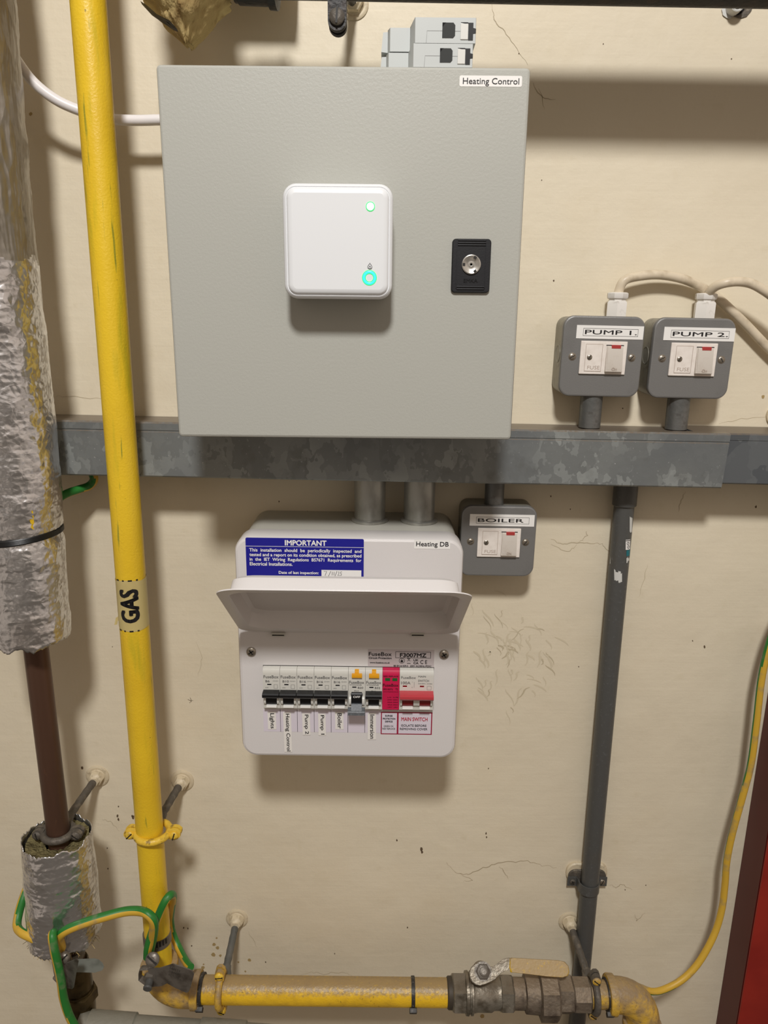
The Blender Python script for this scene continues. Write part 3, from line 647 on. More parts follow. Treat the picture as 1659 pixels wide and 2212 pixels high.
pr2('MAIN SWITCH', 867, 1548.5, 923.5, 1557.5, inkr, .02); pr2('ISOLATE BEFORE', 866.5, 1564, 921, 1569.5, ink, .01); pr2('REMOVING COVER', 864, 1571.5, 923, 1577, ink, .01)
q.part('warning_label', b, cvr, 'crimson bordered label printed MAIN SWITCH')
# breakers
YB = -.0072
gl = q.l(568.2, 1490, DB+YB); gr = q.l(936.5, 1490, DB+YB); pit = (gr.x-gl.x)/10
zT = q.l(750, 1440, DB).z; zB = q.l(750, 1533, DB+YB).z; H = zT-zB
b = MB(); b.box(gl.x-.0004, gr.x+.0004, -.0003, 0, zB+.0005, zT+.0006, slotm); q.part('breaker_window', b, cvr)
def zf(f): return zT-H*f
def body(nm, x0, x1, m, label=None):
    b = MB()
    pr = [(0, zf(0)), (YB+.0045, zf(0)), (YB+.0018, zf(.02)), (YB+.0004, zf(.07)), (YB, zf(.13)), (YB, zf(.98)), (YB+.0008, zf(1)), (0, zf(1))]
    b.prismx(pr, x0+.00012, x1-.00012, m); return b
def wr(b, t_, x0, x1, f0, f1, m=inkg, bd=.0): b.text(t_, x0, x1, zf(f1), zf(f0), YB-.0001, m, bd)
def recess(b, x0, x1, f0, f1, m, mb_=None):
    b.quad(x0, x1, zf(f1), zf(f0), YB-.00008, m)
def cheeks(b, x0, w):
    for xx in (x0+.0010, x0+w-.0032):
        c = zf(.765); R_ = H*.115
        b.prismx([(YB+.001, c+R_)]+[(YB-.0035*cos(a_), c+R_*sin(a_)) for a_ in [radians(k) for k in range(80, -81, -16)]]+[(YB+.001, c-R_)], xx, xx+.0022, cheek)
def arc(b, x0, x1, f0, f1, depth, m):
    c = (zf(f0)+zf(f1))/2; R_ = (zf(f0)-zf(f1))/2
    b.prismx([(YB+.0005, c+R_)]+[(YB-depth*cos(a_), c+R_*sin(a_)) for a_ in [radians(k) for k in range(84, -85, -14)]]+[(YB+.0005, c-R_)], x0, x1, m)
def toggle_on(tp, x0, w, bar, core, par):
    b = MB(); arc(b, x0+.0034, x0+w-.0034, .60, .88, .0034, core)
    b.prismx([(YB, zf(.52)), (YB-.0085, zf(.525)), (YB-.0098, zf(.55)), (YB-.0098, zf(.60)), (YB-.0080, zf(.64)), (YB, zf(.66))], x0+.0004, x0+w-.0004, bar)
    return q.part('toggle', b, par)
def mcb(i, amp):
    x0 = gl.x+pit*i; b = body('', x0, x0+pit, breakm)
    wr(b, 'FuseBox', x0+.0009, x0+pit-.0012, .16, .235, inkg, .02); wr(b, amp, x0+.0028, x0+.0028+.0022*len(amp), .28, .335, inkg, .02)
    wr(b, '6000 3', x0+.0026, x0+.0075, .37, .385, inkg, .02) if False else None
    b.frame(x0+.0115, x0+.0155, zf(.49), zf(.39), YB-.0001, .0003, inkg); wr(b, '230/400V', x0+.0105, x0+.0165, .29, .315, inkg); wr(b, '6000', x0+.0024, x0+.0058, .455, .48, inkg)
    recess(b, x0+.0028, x0+pit-.0028, .58, .90, slotm); b.box(x0+.0036, x0+pit-.0036, YB-.0035, YB, zf(.93), zf(.88), flagm)
    cheeks(b, x0, pit)
    o = q.part('circuit_breaker', b, None, 'miniature breaker marked '+amp)
    b = MB(); b.box(x0+.0046, x0+.0090, YB-.0002, YB, zf(.405), zf(.375), blk); b.quad(x0+.0046, x0+.0090, zf(.415), zf(.405), YB-.0002, flagm); q.part('flag_window', b, o)
    toggle_on('on', x0, pit, blk, blk, o)
for i, amp in enumerate(['B6', 'B10', 'B16', 'B16', 'B16']): mcb(i, amp)
for i, amp, on in ((5, 'B20', False), (6, 'B32', True)):
    x0 = gl.x+pit*i; b = body('', x0, x0+pit, breakm)
    wr(b, 'FuseBox', x0+.0009, x0+pit-.0012, .27, .345, inkg, .02); wr(b, 'RTA063230B', x0+.0015, x0+pit-.004, .36, .385, inkg, .01); wr(b, amp, x0+.0100, x0+.0158, .415, .465, inkg, .02); wr(b, '30mA', x0+.0062, x0+.0112, .505, .535, inkg, .01)
    recess(b, x0+.0028, x0+pit-.0028, .58, .90, slotm)
    if on: b.box(x0+.0036, x0+pit-.0036, YB-.0035, YB, zf(.93), zf(.88), flagm)
    cheeks(b, x0, pit)
    o = q.part('residual_current_breaker', b, None, 'breaker with orange test button marked '+amp)
    b = MB(); b.box(x0+.0042, x0+.0086, YB-.0002, YB, zf(.445), zf(.415), blk); b.quad(x0+.0042, x0+.0086, zf(.455), zf(.445), YB-.0002, flagm); q.part('flag_window', b, o)
    b = MB(); b.prismx([(YB+.003, zf(.01)), (YB, zf(.03)), (YB-.0012, zf(.08)), (YB-.0012, zf(.11)), (YB+.001, zf(.11))], x0+.0068, x0+.0112, orange)
    b.prismx([(YB+.001, zf(.085)), (YB-.0022, zf(.09)), (YB-.0028, zf(.13)), (YB-.0026, zf(.17)), (YB, zf(.205))], x0+.0038, x0+.0145, orange); q.part('test_button', b, o, 'orange test button')
    if on: toggle_on('on', x0, pit, blk, blk, o)
    else:
        b = MB(); arc(b, x0+.0034, x0+pit-.0034, .55, .88, .0034, blk)
        b.text('OFF', x0+.0052, x0+pit-.0052, zf(.66), zf(.61), YB-.0034, labw, .02)
        b.prismx([(YB, zf(.80)), (YB-.0050, zf(.80)), (YB-.0098, zf(.91)), (YB-.0098, zf(1.0)), (YB-.0060, zf(1.01)), (YB, zf(.93))], x0+.0034, x0+pit-.0034, greyp)
        b.prismx([(YB-.0030, zf(.90)), (YB-.0110, zf(.91)), (YB-.0118, zf(.93)), (YB-.0118, zf(1.0)), (YB-.0100, zf(1.02)), (YB-.003, zf(1.0))], x0-.0002, x0+pit-.0002, greyp)
        q.part('toggle', b, o, 'grey toggle switched off')
x0 = gl.x+pit*7; b = body('', x0, x0+pit, crim)
wr(b, 'FuseBox', x0+.0004, x0+pit-.0010, .33, .405, inkd, .03); wr(b, 'SPD1B2T2', x0+.0010, x0+.011, .45, .49, inkd, .04); wr(b, 'T2', x0+.0138, x0+.0165, .44, .49, inkd, .04); wr(b, 'RED REPLACE', x0+.001, x0+.0165, .13, .165, inkd, .03)
for k, s_ in enumerate(['L-N  N-PE', '275V 255V', '20kA 20kA', '40kA 40kA', '1.5kV 1.5kV']): wr(b, s_, x0+.0055, x0+.0168, .66+k*.062, .685+k*.062, inkd, .02)
wr(b, 'www.fusebox.co.uk', x0+.001, x0+.0168, .52, .54, inkd, .03)
o = q.part('surge_protector', b, None, 'crimson surge protection module')
for f in (.0028, .0104):
    b = MB(); b.box(x0+f, x0+f+.0052, YB-.0003, YB, zf(.26), zf(.19), greenw); q.part('status_window', b, o)
x0 = gl.x+pit*8; w2 = pit*2; b = body('', x0, x0+w2, breakm)
wr(b, 'FuseBox', x0+.0016, x0+.0170, .14, .205, inkg, .01); wr(b, '100A', x0+.0016, x0+.0115, .27, .34, inkg, .02); wr(b, 'MAIN', x0+.0195, x0+.0275, .12, .165, inkg, .01); wr(b, 'SWITCH', x0+.0195, x0+.0310, .22, .275, inkg, .01); wr(b, '230/400V~ AC22A', x0+.0195, x0+.0345, .31, .33, inkg, .01)
b.ribbon([(x0+.0155, zf(.28)), (x0+.0155, zf(.42))], .0003, YB-.0001, inkg, False); wr(b, 'I', x0+.0135, x0+.0137, .27, .30); wr(b, 'O', x0+.0128, x0+.0140, .40, .43)
b.frame(x0+.029, x0+.0335, zf(.48), zf(.38), YB-.0001, .0003, inkg)
for xx in (x0, x0+pit): recess(b, xx+.0030, xx+pit-.0030, .58, .90, redd); b.box(xx+.0036, xx+pit-.0036, YB-.0035, YB, zf(.93), zf(.88), flagm)
c = zf(.765); R_ = H*.115
for xa, xb in ((.0010, .0030), (w2/2-.0030, w2/2+.0034), (w2-.0030, w2-.0010)):
    b.prismx([(YB+.001, c+R_)]+[(YB-.0035*cos(a_), c+R_*sin(a_)) for a_ in [radians(k) for k in range(80, -81, -16)]]+[(YB+.001, c-R_)], x0+xa, x0+xb, cheek)
o = q.part('main_switch', b, None, 'double width main switch marked 100A')
for f in (.0035, .0215):
    b = MB(); b.box(x0+f, x0+f+.0044, YB-.0002, YB, zf(.41), zf(.37), redd); b.quad(x0+f, x0+f+.0044, zf(.425), zf(.41), YB-.0002, flagm); q.part('flag_window', b, o)
b = MB()
for xx in (x0, x0+pit): arc(b, xx+.0034, xx+pit-.0034, .60, .88, .0034, redd)
b.prismx([(YB, zf(.50)), (YB-.0095, zf(.505)), (YB-.0112, zf(.53)), (YB-.0112, zf(.59)), (YB-.0090, zf(.64)), (YB, zf(.66))], x0+.0003, x0+w2-.0003, redsw)
q.part('toggle', b, o, 'wide red toggle')
# open flap: a shallow tray swung up about its lower edge
hg = L(757, 1366); ang = radians(40.6); Lf = .128
d = Vector((0, -cos(ang), sin(ang))); nrm = Vector((0, sin(ang), cos(ang)))
def fl(x, s_, h): return Vector((x, -.0015, hg.z))+d*s_+nrm*h
def fring(wn, ww, s0, s1, r_, h):      # rounded trapezoid in the flap plane
    o = []
    for (a_, c_) in rrect(1, 1, .10, 7):
        s_ = (s0+s1)/2+c_*(s1-s0); hw = (wn*(0.5-c_)+ww*(0.5+c_))/2
        o.append(fl(a_*2*hw, s_, h))
    return o
b = MB(); off = Vector((hg.x*0, 0, 0))
W0, W1 = .2250, .2310
rings = [fring(W0, W1, .000, Lf, 0, .0000), fring(W0, W1, .000, Lf, 0, .0012), fring(W0-.019, W1-.019, .009, Lf-.0085, 0, .0016), fring(W0-.023, W1-.023, .011, Lf-.0105, 0, .0160), fring(W0-.031, W1-.031, .014, Lf-.0145, 0, .0195)]
inner = [fring(W0-.033, W1-.033, .0155, Lf-.0155, 0, .0182), fring(W0-.0255, W1-.0255, .0122, Lf-.0118, 0, .0150), fring(W0-.021, W1-.021, .010, Lf-.0095, 0, .0010), fring(W0-.016, W1-.016, .007, Lf-.007, 0, .0000)]
allr = rings+inner; n = len(rings[0]); v = [p for r0 in allr for p in r0]; f = []
for i in range(len(allr)):
    j = (i+1) % len(allr)
    if i == len(rings)-1: continue
    for k in range(n): f.append((i*n+k, i*n+(k+1) % n, j*n+(k+1) % n, j*n+k))
f.append(tuple((len(rings)-1)*n+k for k in range(n))); f.append(tuple(len(rings)*n+k for k in range(n))[::-1])
b.add(v, f, dbm); fp = q.part('flap', b, None, 'open white hinged flap')
for px in (602, 902):
    g = L(px, 1366); b = MB(); b.box(g.x-.0070, g.x+.0070, -.0045, -.0002, g.z-.0026, g.z+.0010, dbm2); b.box(g.x-.0062, g.x+.0062, -.0047, -.0044, g.z-.0018, g.z-.0006, slotm); q.part('hinge_slot', b, fp)

# ================================================================== PIPES
RY = .0153
def rod_and_rose(t, wallpt, endpt, rad=.0046, m=castd):
    b = MB(); d_ = Vector(endpt)-Vector(wallpt); b.tube([Vector(wallpt)+d_*k/14 for k in range(15)], lambda k: rad*(1+.06*sin(k*37)), m, 14); t.part('rod', b, world=True)
    b = MB(); w = Vector(wallpt); w.y = WALL-.0001
    b.lathe(w, (0, -1, 0), [(0, .0148), (.0012, .0148), (.0020, .0135), (.0022, .0115), (.0018, .0105), (.0030, .0098)], wallclean, 30)
    b.lathe(w-Vector((0, .002, 0)), (0, -1, 0), [(0, .0100), (.007, .0092), (.0085, .0070), (.012, .0060)], wallclean, 6); t.part('wall_rose', b, None, 'cream painted wall rose', world=True)
def ringclamp(label, c, r_, axis, m, wallpx, group='pipe rings on rods', ear=.0115, minor=.0042, rodm=castd, screw=None):
    t = Thing('pipe_clamp', label, 'pipe clamp', tuple(c), 0, group); c = Vector(c)
    u = Vector((1, 0, 0)) if axis == 'z' else Vector((0, 0, 1)); w = Vector((0, 1, 0)); ax = Vector((0, 0, 1)) if axis == 'z' else Vector((1, 0, 0))
    R_ = r_+minor*.75
    b = MB(); b.tube([c+(u*cos(2*pi*k/40)+w*sin(2*pi*k/40))*R_ for k in range(40)], minor, m, 10, closed=True, flat=1)
    for s_ in (-1, 1):
        for yy, th in ((-.0056, .0048), (.0012, .0048)):
            e0 = c+u*s_*(R_-.001)+w*yy; Mx = Matrix.Identity(4)
            for k in range(4): Mx[k][3] = 0
            Mx = Matrix(((u.x*s_, w.x, ax.x, e0.x), (u.y*s_, w.y, ax.y, e0.y), (u.z*s_, w.z, ax.z, e0.z), (0, 0, 0, 1)))
            pl = [(0, -.005), (ear*.7, -.0062), (ear, -.0052), (ear+.0035, -.002), (ear+.0035, .002), (ear, .0052), (ear*.7, .0062), (0, .005)]
            b.prism(pl, 0, th, m, Mx)
    t.part('ring', b, world=True)
    for s_ in (-1, 1):
        b = MB(); p = c+u*s_*(R_+ear*.62)-w*.0054; b.screw(p, (0, -1, 0), .0052, screw or m, random.uniform(0, 3), .0034); t.part('screw', b, world=True)
    wp_ = P(wallpx[0], wallpx[1], WALL); bk = c+w*(R_+.001)
    b = MB(); dd = (wp_-bk).normalized(); b.lathe(bk-dd*.003, dd, [(0, .0085), (.006, .0080), (.012, .0062), (.016, .0056)], rodm, 18); t.part('boss', b, world=True)
    rod_and_rose(t, wp_, bk, m=rodm)
    return t
# yellow vertical gas pipe
XA = P(190, 0, .735); XB = P(333, 1925, .735)
zc_h = P(700, 2141, .735).z; RH = .0163; arcR = .030
def xy(z):
    k = (z-XA.z)/(XB.z-XA.z); return XA.x+(XB.x-XA.x)*k
zbot = zc_h+arcR; xb = xy(zbot)
gp = Thing('gas_pipe', 'upright yellow painted gas pipe with GAS marker band', 'pipe', (xb, .735, zbot+.004))
b = MB(); N_ = 40; b.tube([Vector((xy(z), .735, z)) for z in [zbot+.010+(XA.z+.25-zbot-.010)*k/N_ for k in range(N_+1)]], RY, yel, 40)
gp.part('pipe_tube', b, world=True)
z1 = P(285, 1256, .72).z; z0 = P(290, 1363, .72).z; b = MB(); RB = RY+.0003
def ring(z, jit, r_=RB, n=48): return [Vector((xy(z)+cos(2*pi*k/n)*r_, .735+sin(2*pi*k/n)*r_, z+jit(2*pi*k/n))) for k in range(n)]
b.loft([ring(z0, lambda a: .0012*sin(a*2+1)), ring((z0+z1)/2, lambda a: 0), ring(z1, lambda a: .0010*sin(a*3))], beige, False)
for zz_, sg in ((z0-.0006, 1), (z1+.0004, 1)):
    n = 48; aa = [k for k in range(28, 42) if (k*5+int(zz_*1e4)) % 7 in (1, 2, 3)]
    for k in aa:
        A0 = 2*pi*k/n; A1 = 2*pi*(k+1)/n; v = [Vector((xy(zz_)+cos(A)*(RB+.0001), .735+sin(A)*(RB+.0001), zz_+h)) for A, h in ((A0, -.0007), (A1, -.0007), (A1, .0009), (A0, .0009))]; b.add(v, [(0, 1, 2, 3)], ink)
vs0, fs0 = textmesh('GAS'); vs, fs = [], []
for dx, dy in ((0, 0), (.05, 0), (-.05, 0), (.025, 0), (-.025, 0), (.035, .03), (-.035, .03), (.035, -.03), (-.035, -.03)):
    o_ = len(vs); vs += [(a_+dx, c_+dy) for a_, c_ in vs0]; fs += [tuple(i+o_ for i in f_) for f_ in fs0]
me = bpy.data.meshes.new('tmp'); me.from_pydata([(a_, c_, 0) for a_, c_ in vs], [], fs); bm = bmesh.new(); bm.from_mesh(me)
ys = [v.co.y for v in bm.verts]; xs_ = [v.co.x for v in bm.verts]; y0_, y1_, x0_, x1_ = min(ys), max(ys), min(xs_), max(xs_)
for k in range(1, 20): bmesh.ops.bisect_plane(bm, geom=bm.verts[:]+bm.edges[:]+bm.faces[:], plane_co=(0, y0_+(y1_-y0_)*k/20, 0), plane_no=(0, 1, 0))
zg0 = P(288, 1346, .72).z; zg1 = P(285, 1273, .72).z; vv = []
for v in bm.verts:
    across = (v.co.y-y0_)/(y1_-y0_); along = (v.co.x-x0_)/(x1_-x0_)
    A = -pi/2 + radians(6) - radians(74)*(across-.5); z = zg0+(zg1-zg0)*along
    vv.append(Vector((xy(z)+cos(A)*(RB+.00025), .735+sin(A)*(RB+.00025), z)))
bm.verts.index_update(); b.add(vv, [tuple(v.index for v in f_.verts) for f_ in bm.faces], ink); bm.free(); bpy.data.meshes.remove(me)
tp = [P(262, 1327, .737), P(250, 1335, .735), P(247, 1350, .733), P(253, 1349, .733), P(254, 1341, .735), P(262, 1341, .737)]
b.add(tp+[p+Vector((0, .0006, 0)) for p in tp], [(0, 1, 2, 3, 4, 5), (11, 10, 9, 8, 7, 6), (0, 6, 7, 1), (1, 7, 8, 2), (2, 8, 9, 3), (3, 9, 10, 4), (4, 10, 11, 5)], beige)
gp.part('marker_band', b, None, 'beige band printed GAS in black', world=True)
# elbow at lower left
def elbow(name, label, c0, pts, r_, m, col_r, loc):
    t = Thing(name, label, 'pipe elbow', loc, 0, 'yellow pipe elbows'); b = MB(); b.tube(pts, r_, m, 28); t.part('bend', b, world=True)
    for (p, dd) in c0:
        b = MB(); b.lathe(p, dd, [(0, r_*.98), (.001, col_r), (.008, col_r*1.02), (.010, col_r*.98), (.0105, r_*.8)], m, 30); t.part('collar', b, world=True)
    return t
pts = [Vector((xb, .735, zbot+.004))]+[Vector((xb+arcR-arcR*cos(a_), .735, zc_h+arcR-arcR*sin(a_))) for a_ in [radians(k*9) for k in range(11)]]+[Vector((xb+arcR+.012, .735, zc_h))]
elbow('pipe_elbow', 'yellow painted elbow turning the upright gas pipe along the wall foot', [((xb+arcR+.008, .735, zc_h), (1, 0, 0)), ((xb, .735, zbot+.002), (0, 0, 1))], pts, .0200, yelm, .0222, (xb+arcR, .735, zc_h-.02))
def hx(px): return P(px, 2141, .735).x
slope = (P(1290, 2150, .735).z-P(480, 2140, .735).z)/(hx(1290)-hx(480))
def hz(X): return zc_h+slope*(X-hx(700))
xe = xb+arcR+.017
b = MB(); X1 = hx(984); b.tube([Vector((xe+(X1-xe)*k/20, .735, hz(xe+(X1-xe)*k/20))) for k in range(21)], RH, yeld, 36)
single('gas_pipe', b, 'horizontal yellow gas pipe between the left elbow and the lever valve', 'pipe', ((xe+X1)/2, .735, zc_h-RH))
# cable ties on it
def ctie_x(px, r_, label, m=ctie, hpx=None):
    X = hx(px); z = hz(X); b = MB()
    b.lathe((X-.0023, .735, z), (1, 0, 0), [(0, r_), (.0002, r_+.0012), (.0042, r_+.0012), (.0046, r_)], m, 40)
    t = Thing('cable_tie', label, 'cable tie', (X, .735, z), 0, 'dusty black cable ties on the gas pipe'); t.part('strap', b, world=True)
    b = MB(); A = radians(-118); c = Vector((X, .735+cos(radians(212))*(r_+.003), z+sin(radians(212))*(r_+.003)))
    Mx = Matrix.Translation(c) @ Matrix.Rotation(radians(32), 4, 'X'); b.bbox(-.0045, .0045, -.0028, .0028, -.0040, .0040, .0006, m, Mx); b.box(-.0014, .0014, -.0031, -.0025, -.0012, .0012, darkin if m is ctie else slotm, Mx)
    t.part('tie_head', b, world=True)
ctie_x(437, .0178, 'dusty black cable tie beside the left elbow'); ctie_x(892, RH+.0002, 'black cable tie halfway along the horizontal gas pipe'); ctie_x(1312, .0178, 'grimy cable tie beside the right elbow')
# lever valve
def seg(prof, m, sides=28, ph=0.0):
    b = MB(); X0 = hx(prof[0][0]); b.lathe((X0, .735, hz(X0)), (1, 0, slope), [(hx(p)-X0, r_) for p, r_ in prof], m, sides, ph=ph); return b
v = Thing('lever_valve', 'dirty nickel gas valve with yellow sleeved lever on the horizontal pipe', 'valve', (hx(1040), .735, hz(hx(1040))-.024))
v.part('end_nut', seg([(976, .021), (979, .0238), (1008, .0238), (1011, .0215)], valvem, 6, ph=.25), world=True)
b = seg([(1003, .020), (1005, .0240), (1011, .0244), (1013, .0225), (1015, .0225), (1016, .0240), (1020, .0240), (1022, .0215), (1030, .0205), (1060, .0205), (1066, .0185), (1078, .0185), (1082, .0190)], valvem)
v.part('valve_body', b, world=True)
v.part('end_nut', seg([(1079, .019), (1081, .0226), (1104, .0226), (1108, .020)], valvem, 6, ph=.25), world=True)
b = seg([(965, RH+.0002), (968, RH+.0018), (977, RH+.0020), (978, RH)], threadm); v.part('thread', b, world=True)
sn = Vector((0, -.72, .69)).normalized(); sc_ = PZ(1041, 2095, hz(hx(1040))+.030); vc = Vector((hx(1040), .735, hz(hx(1040))))
base = vc+sn*.018
def onplane(px, py, h):       # spot on the lever's plane, h in front of the stem base
    r_ = ray(px, py); o = Vector((0, 0, CAMZ)); p0 = vc+sn*h; k = (p0-o).dot(sn)/r_.dot(sn); return o+r_*k
pc = onplane(1043, 2098, .036)
b = MB(); b.lathe(pc-sn*.020, sn, [(0, .0105), (.012, .0095), (.0165, .0085)], valvem, 20); v.part('stem', b, world=True)
def slab(pxs, h, th, m, e=.0006):
    p = [onplane(x, y, h) for x, y in pxs]; n = len(p); c_ = sum(p, Vector())/n
    rings = [[c_+(k-c_)*.97 for k in p], [k+sn*e for k in p], [k+sn*(th-e) for k in p], [c_+(k-c_)*.96+sn*th for k in p]]
    b = MB(); b.loft(rings, m, True); return b
eye = [(1036+cos(radians(a_))*23, 2104-sin(radians(a_))*25) for a_ in range(70, 320, 25)]
arm = eye+[(1056, 2122), (1068, 2116), (1082, 2102), (1092, 2096), (1106, 2096), (1106, 2070), (1098, 2069), (1086, 2072), (1074, 2082), (1064, 2088), (1052, 2086)]
hd = v.part('lever', slab(arm, .034, .003, valvem), world=True)
grip = [(1099, 2070), (1104, 2068.5), (1150, 2071), (1205, 2074), (1218, 2077), (1226, 2086), (1228, 2100), (1224, 2108), (1214, 2111), (1180, 2109), (1140, 2104), (1102, 2100), (1098, 2090)]
v.part('lever_sleeve', slab(grip, .032, .0065, sleevem, .0018), hd, 'yellow plastic sleeve', world=True)
b = MB(); b.lathe(pc+sn*.0005, sn, [(0, .0105), (.001, .0105)], steel, 24); b.lathe(pc+sn*.0015, sn, [(0, .0088), (.0055, .0088), (.0062, .0075)], steel, 6); b.lathe(pc+sn*.0075, sn, [(0, .0050), (.004, .0048), (.0045, .003)], steel, 16); v.part('lever_nut', b, hd, world=True)
# nipple + union
u_ = Thing('pipe_union', 'grimy iron union with large hexagon nut right of the lever valve', 'pipe fitting', (hx(1180), .735, hz(hx(1180))-.028))
u_.part('nipple', seg([(1104, .0165), (1106, .0178), (1136, .0178), (1138, .0165)], unionm), world=True)
u_.part('union_tail', seg([(1132, .018), (1134, .0215), (1160, .0225), (1168, .0235), (1170, .022)], unionm), world=True)
u_.part('union_nut', seg([(1162, .025), (1165, .0300), (1199, .0300), (1204, .0272)], unionm, 8, ph=0), world=True)
u_.part('union_body', seg([(1202, .020), (1205, .0225), (1233, .0225), (1236, .020)], unionm, 6, ph=.1), world=True)
u_.part('square_collar', seg([(1234, .0185), (1237, .0205), (1270, .0205), (1273, .019)], unionm, 8, ph=.39), world=True)
b = seg([(1272, .0160), (1322, .0160)], yelm); single('gas_pipe', b, 'short yellow pipe stub between union and right elbow', 'pipe', (hx(1295), .735, zc_h-.016))
# right elbow, turned down and out
xs2 = hx(1322); zc2 = hz(xs2); R2 = .034
dn = Vector((.10, -.12, -1)).normalized(); p0 = Vector((xs2, .735, zc2)); ex = Vector((1, 0, 0))
dd2 = (dn-ex*dn.x).normalized()
cc = p0+ex*.006+dd2*R2; pts = [p0]+[cc+ex*sin(a_)*R2-dd2*cos(a_)*R2 for a_ in [radians(k*9) for k in range(11)]]; pe = pts[-1]; pts.append(pe+dd2*.008)
elbow('pipe_elbow', 'grimy yellow elbow turning the gas pipe down at lower right', [(p0+ex*.004, (-1, 0, 0)), (pe+dd2*.001, dd2)], pts, .0205, yelm, .0232, tuple(pe))
b = MB(); b.tube([pe+dd2*(.006+.012*k) for k in range(34)], .0175, yelm, 26); single('gas_pipe', b, 'grimy yellow pipe dropping out of the frame below the right elbow', 'pipe', tuple(pe+dd2*.14))

# ring clamps
c = P(331, 1797, .735); ringclamp('yellow painted pipe clamp holding the upright gas pipe', c, RY, 'z', yelc, (394, 1686))
cu = Vector((P(101, 1600, .727).x, .727, 0)); RC = .0126
cx_t = P(80, 1420, .727).x; cx_b = P(124, 1790, .727).x
c = Vector((P(127, 1800, .727).x, .727, P(127, 1798, .727).z)); ringclamp('dull bronze pipe clamp on the brown copper pipe above the lower lagging', c, RC, 'z', castd, (211, 1676), ear=.010)
xr = hx(478); ringclamp('yellow painted pipe clamp holding the left end of the horizontal gas pipe', (xr, .735, hz(xr)), RH, 'x', yelm, (512, 1984), screw=yelc, rodm=conduitm)
xr = hx(1283); ringclamp('rusty pipe clamp holding the gas pipe beside the union', (xr, .735, hz(xr)), .0163, 'x', castd, (1230, 1990), screw=yelm)

# copper pipe
b = MB(); zt_ = P(90, 1330, .727).z; zb_ = P(160, 2075, .727).z
b.tube([Vector((cx_t+(c.x-cx_t)*k/12, .727, zt_+(zb_-zt_)*k/12)) for k in range(13)], RC, copper, 32)
single('copper_pipe', b, 'bare dark brown copper pipe between the two foil laggings', 'pipe', (c.x, .727, zb_))

# foil lagging
def lagging(name, label, z1, z0, xf, D, rf, mt, mt2=None, zs=9, nr=150, nz=None, amp=.0022, rag=.006, seed=0, wool=woolg, split=None, loc=None, top_open=False):
    nz = nz or int(abs(z1-z0)/.0022); t = Thing(name, label, 'pipe lagging', (xf(0), D, z0), 0, 'foil faced pipe lagging'); b = MB(); V = []; F = []
    for i in range(nz+1):
        k = i/nz
        for j in range(nr):
            A = 2*pi*j/nr; z = z0+(z1-z0)*k
            ra = rag*(noise.noise(Vector((cos(A)*3+seed, sin(A)*3, 5)))+.5*noise.noise(Vector((cos(A)*12+seed, sin(A)*12, 1))))
            z += ra*(max(0, 1-k*6) if z0 > 0 else 0)*1.0 + (ra*max(0, 1-(1-k)*6) if top_open else 0)
            r_ = rf(k)
            q_ = Vector((cos(A)*r_*70+seed, sin(A)*r_*70, z*85)); v1 = noise.voronoi(q_*1.7)[0]; w1 = noise.noise(q_*.45)
            q2 = q_*3.6; v2 = noise.voronoi(q2)[0]
            r_ += amp*(w1*1.5+(v1[1]-v1[0])*.8+(v2[1]-v2[0])*.15)
            V.append(Vector((xf(k)+cos(A)*r_, D+sin(A)*r_, z)))
    for i in range(nz):
        for j in range(nr): F.append((i*nr+j, i*nr+(j+1) % nr, (i+1)*nr+(j+1) % nr, (i+1)*nr+j))
    ml = [mt2 if (mt2 and V[f_[0]].z+.02*noise.noise(V[f_[0]]*40) > zs) else mt for f_ in F]
    b.add(V, F, ml); sh = t.part('foil_sleeve', b, world=True)
    t.sleeve = sh
    m = sh.modifiers.new('thickness', 'SOLIDIFY'); m.thickness = .0008; m.offset = -1
    # wool core
    b = MB(); V = []; F = []; n2 = 60; pr = []
    zt2, zb2_ = z1-(.006 if top_open else 0), z0+.004
    for (rr_, z) in [(RC+.0004, zb2_), (rf(0)-.0035, zb2_-.001), (rf(.5)-.0035, (zb2_+zt2)/2), (rf(1)-.0032, zt2), (rf(1)*.7, zt2-.002), (RC+.0004, zt2-.005)]: pr.append((rr_, z))
    for (rr_, z) in pr:
        for j in range(n2):
            A = 2*pi*j/n2; q_ = Vector((cos(A)*3, sin(A)*3, z*40+seed)); r_ = rr_+(0 if rr_ < RC+.001 else .0015*noise.noise(q_))
            V.append(Vector((xf((z-z0)/(z1-z0))+cos(A)*r_, D+sin(A)*r_, z+.003*noise.noise(q_*2+Vector((9, 0, 0))))))
    for i in range(len(pr)-1):
        for j in range(n2): F.append((i*n2+j, i*n2+(j+1) % n2, (i+1)*n2+(j+1) % n2, (i+1)*n2+j))
    b.add(V, F, wool); t.core = t.part('wool_core', b, world=True)
    return t
zU0 = P(70, 1396, .70).z; zU1 = CAMZ+.42; zTie = P(60, 1174, .69).z; kt = (zTie-zU0)/(zU1-zU0)
def edgeX(z):        # measured right edge of the upper lagging
    tab = [(P(138, 1390, .715)), (P(126, 1240, .715)), (P(119, 1130, .715)), (P(113, 1040, .715)), (P(96, 870, .715)), (P(60, 560, .715)), (P(30, 250, .715)), (P(10, 0, .715))]
    if z <= tab[0].z: return tab[0].x
    for a_, c_ in zip(tab, tab[1:]):
        if z <= c_.z: k = (z-a_.z)/(c_.z-a_.z); return a_.x+(c_.x-a_.x)*k
    return tab[-1].x
def rU(k):
    z = zU0+(zU1-zU0)*k; r_ = .0385+.010*k; r_ -= .0025*math.exp(-((z-zTie)/.006)**2); return r_
def xU(k):
    z = zU0+(zU1-zU0)*k; return edgeX(z)-(.0385+.010*k)
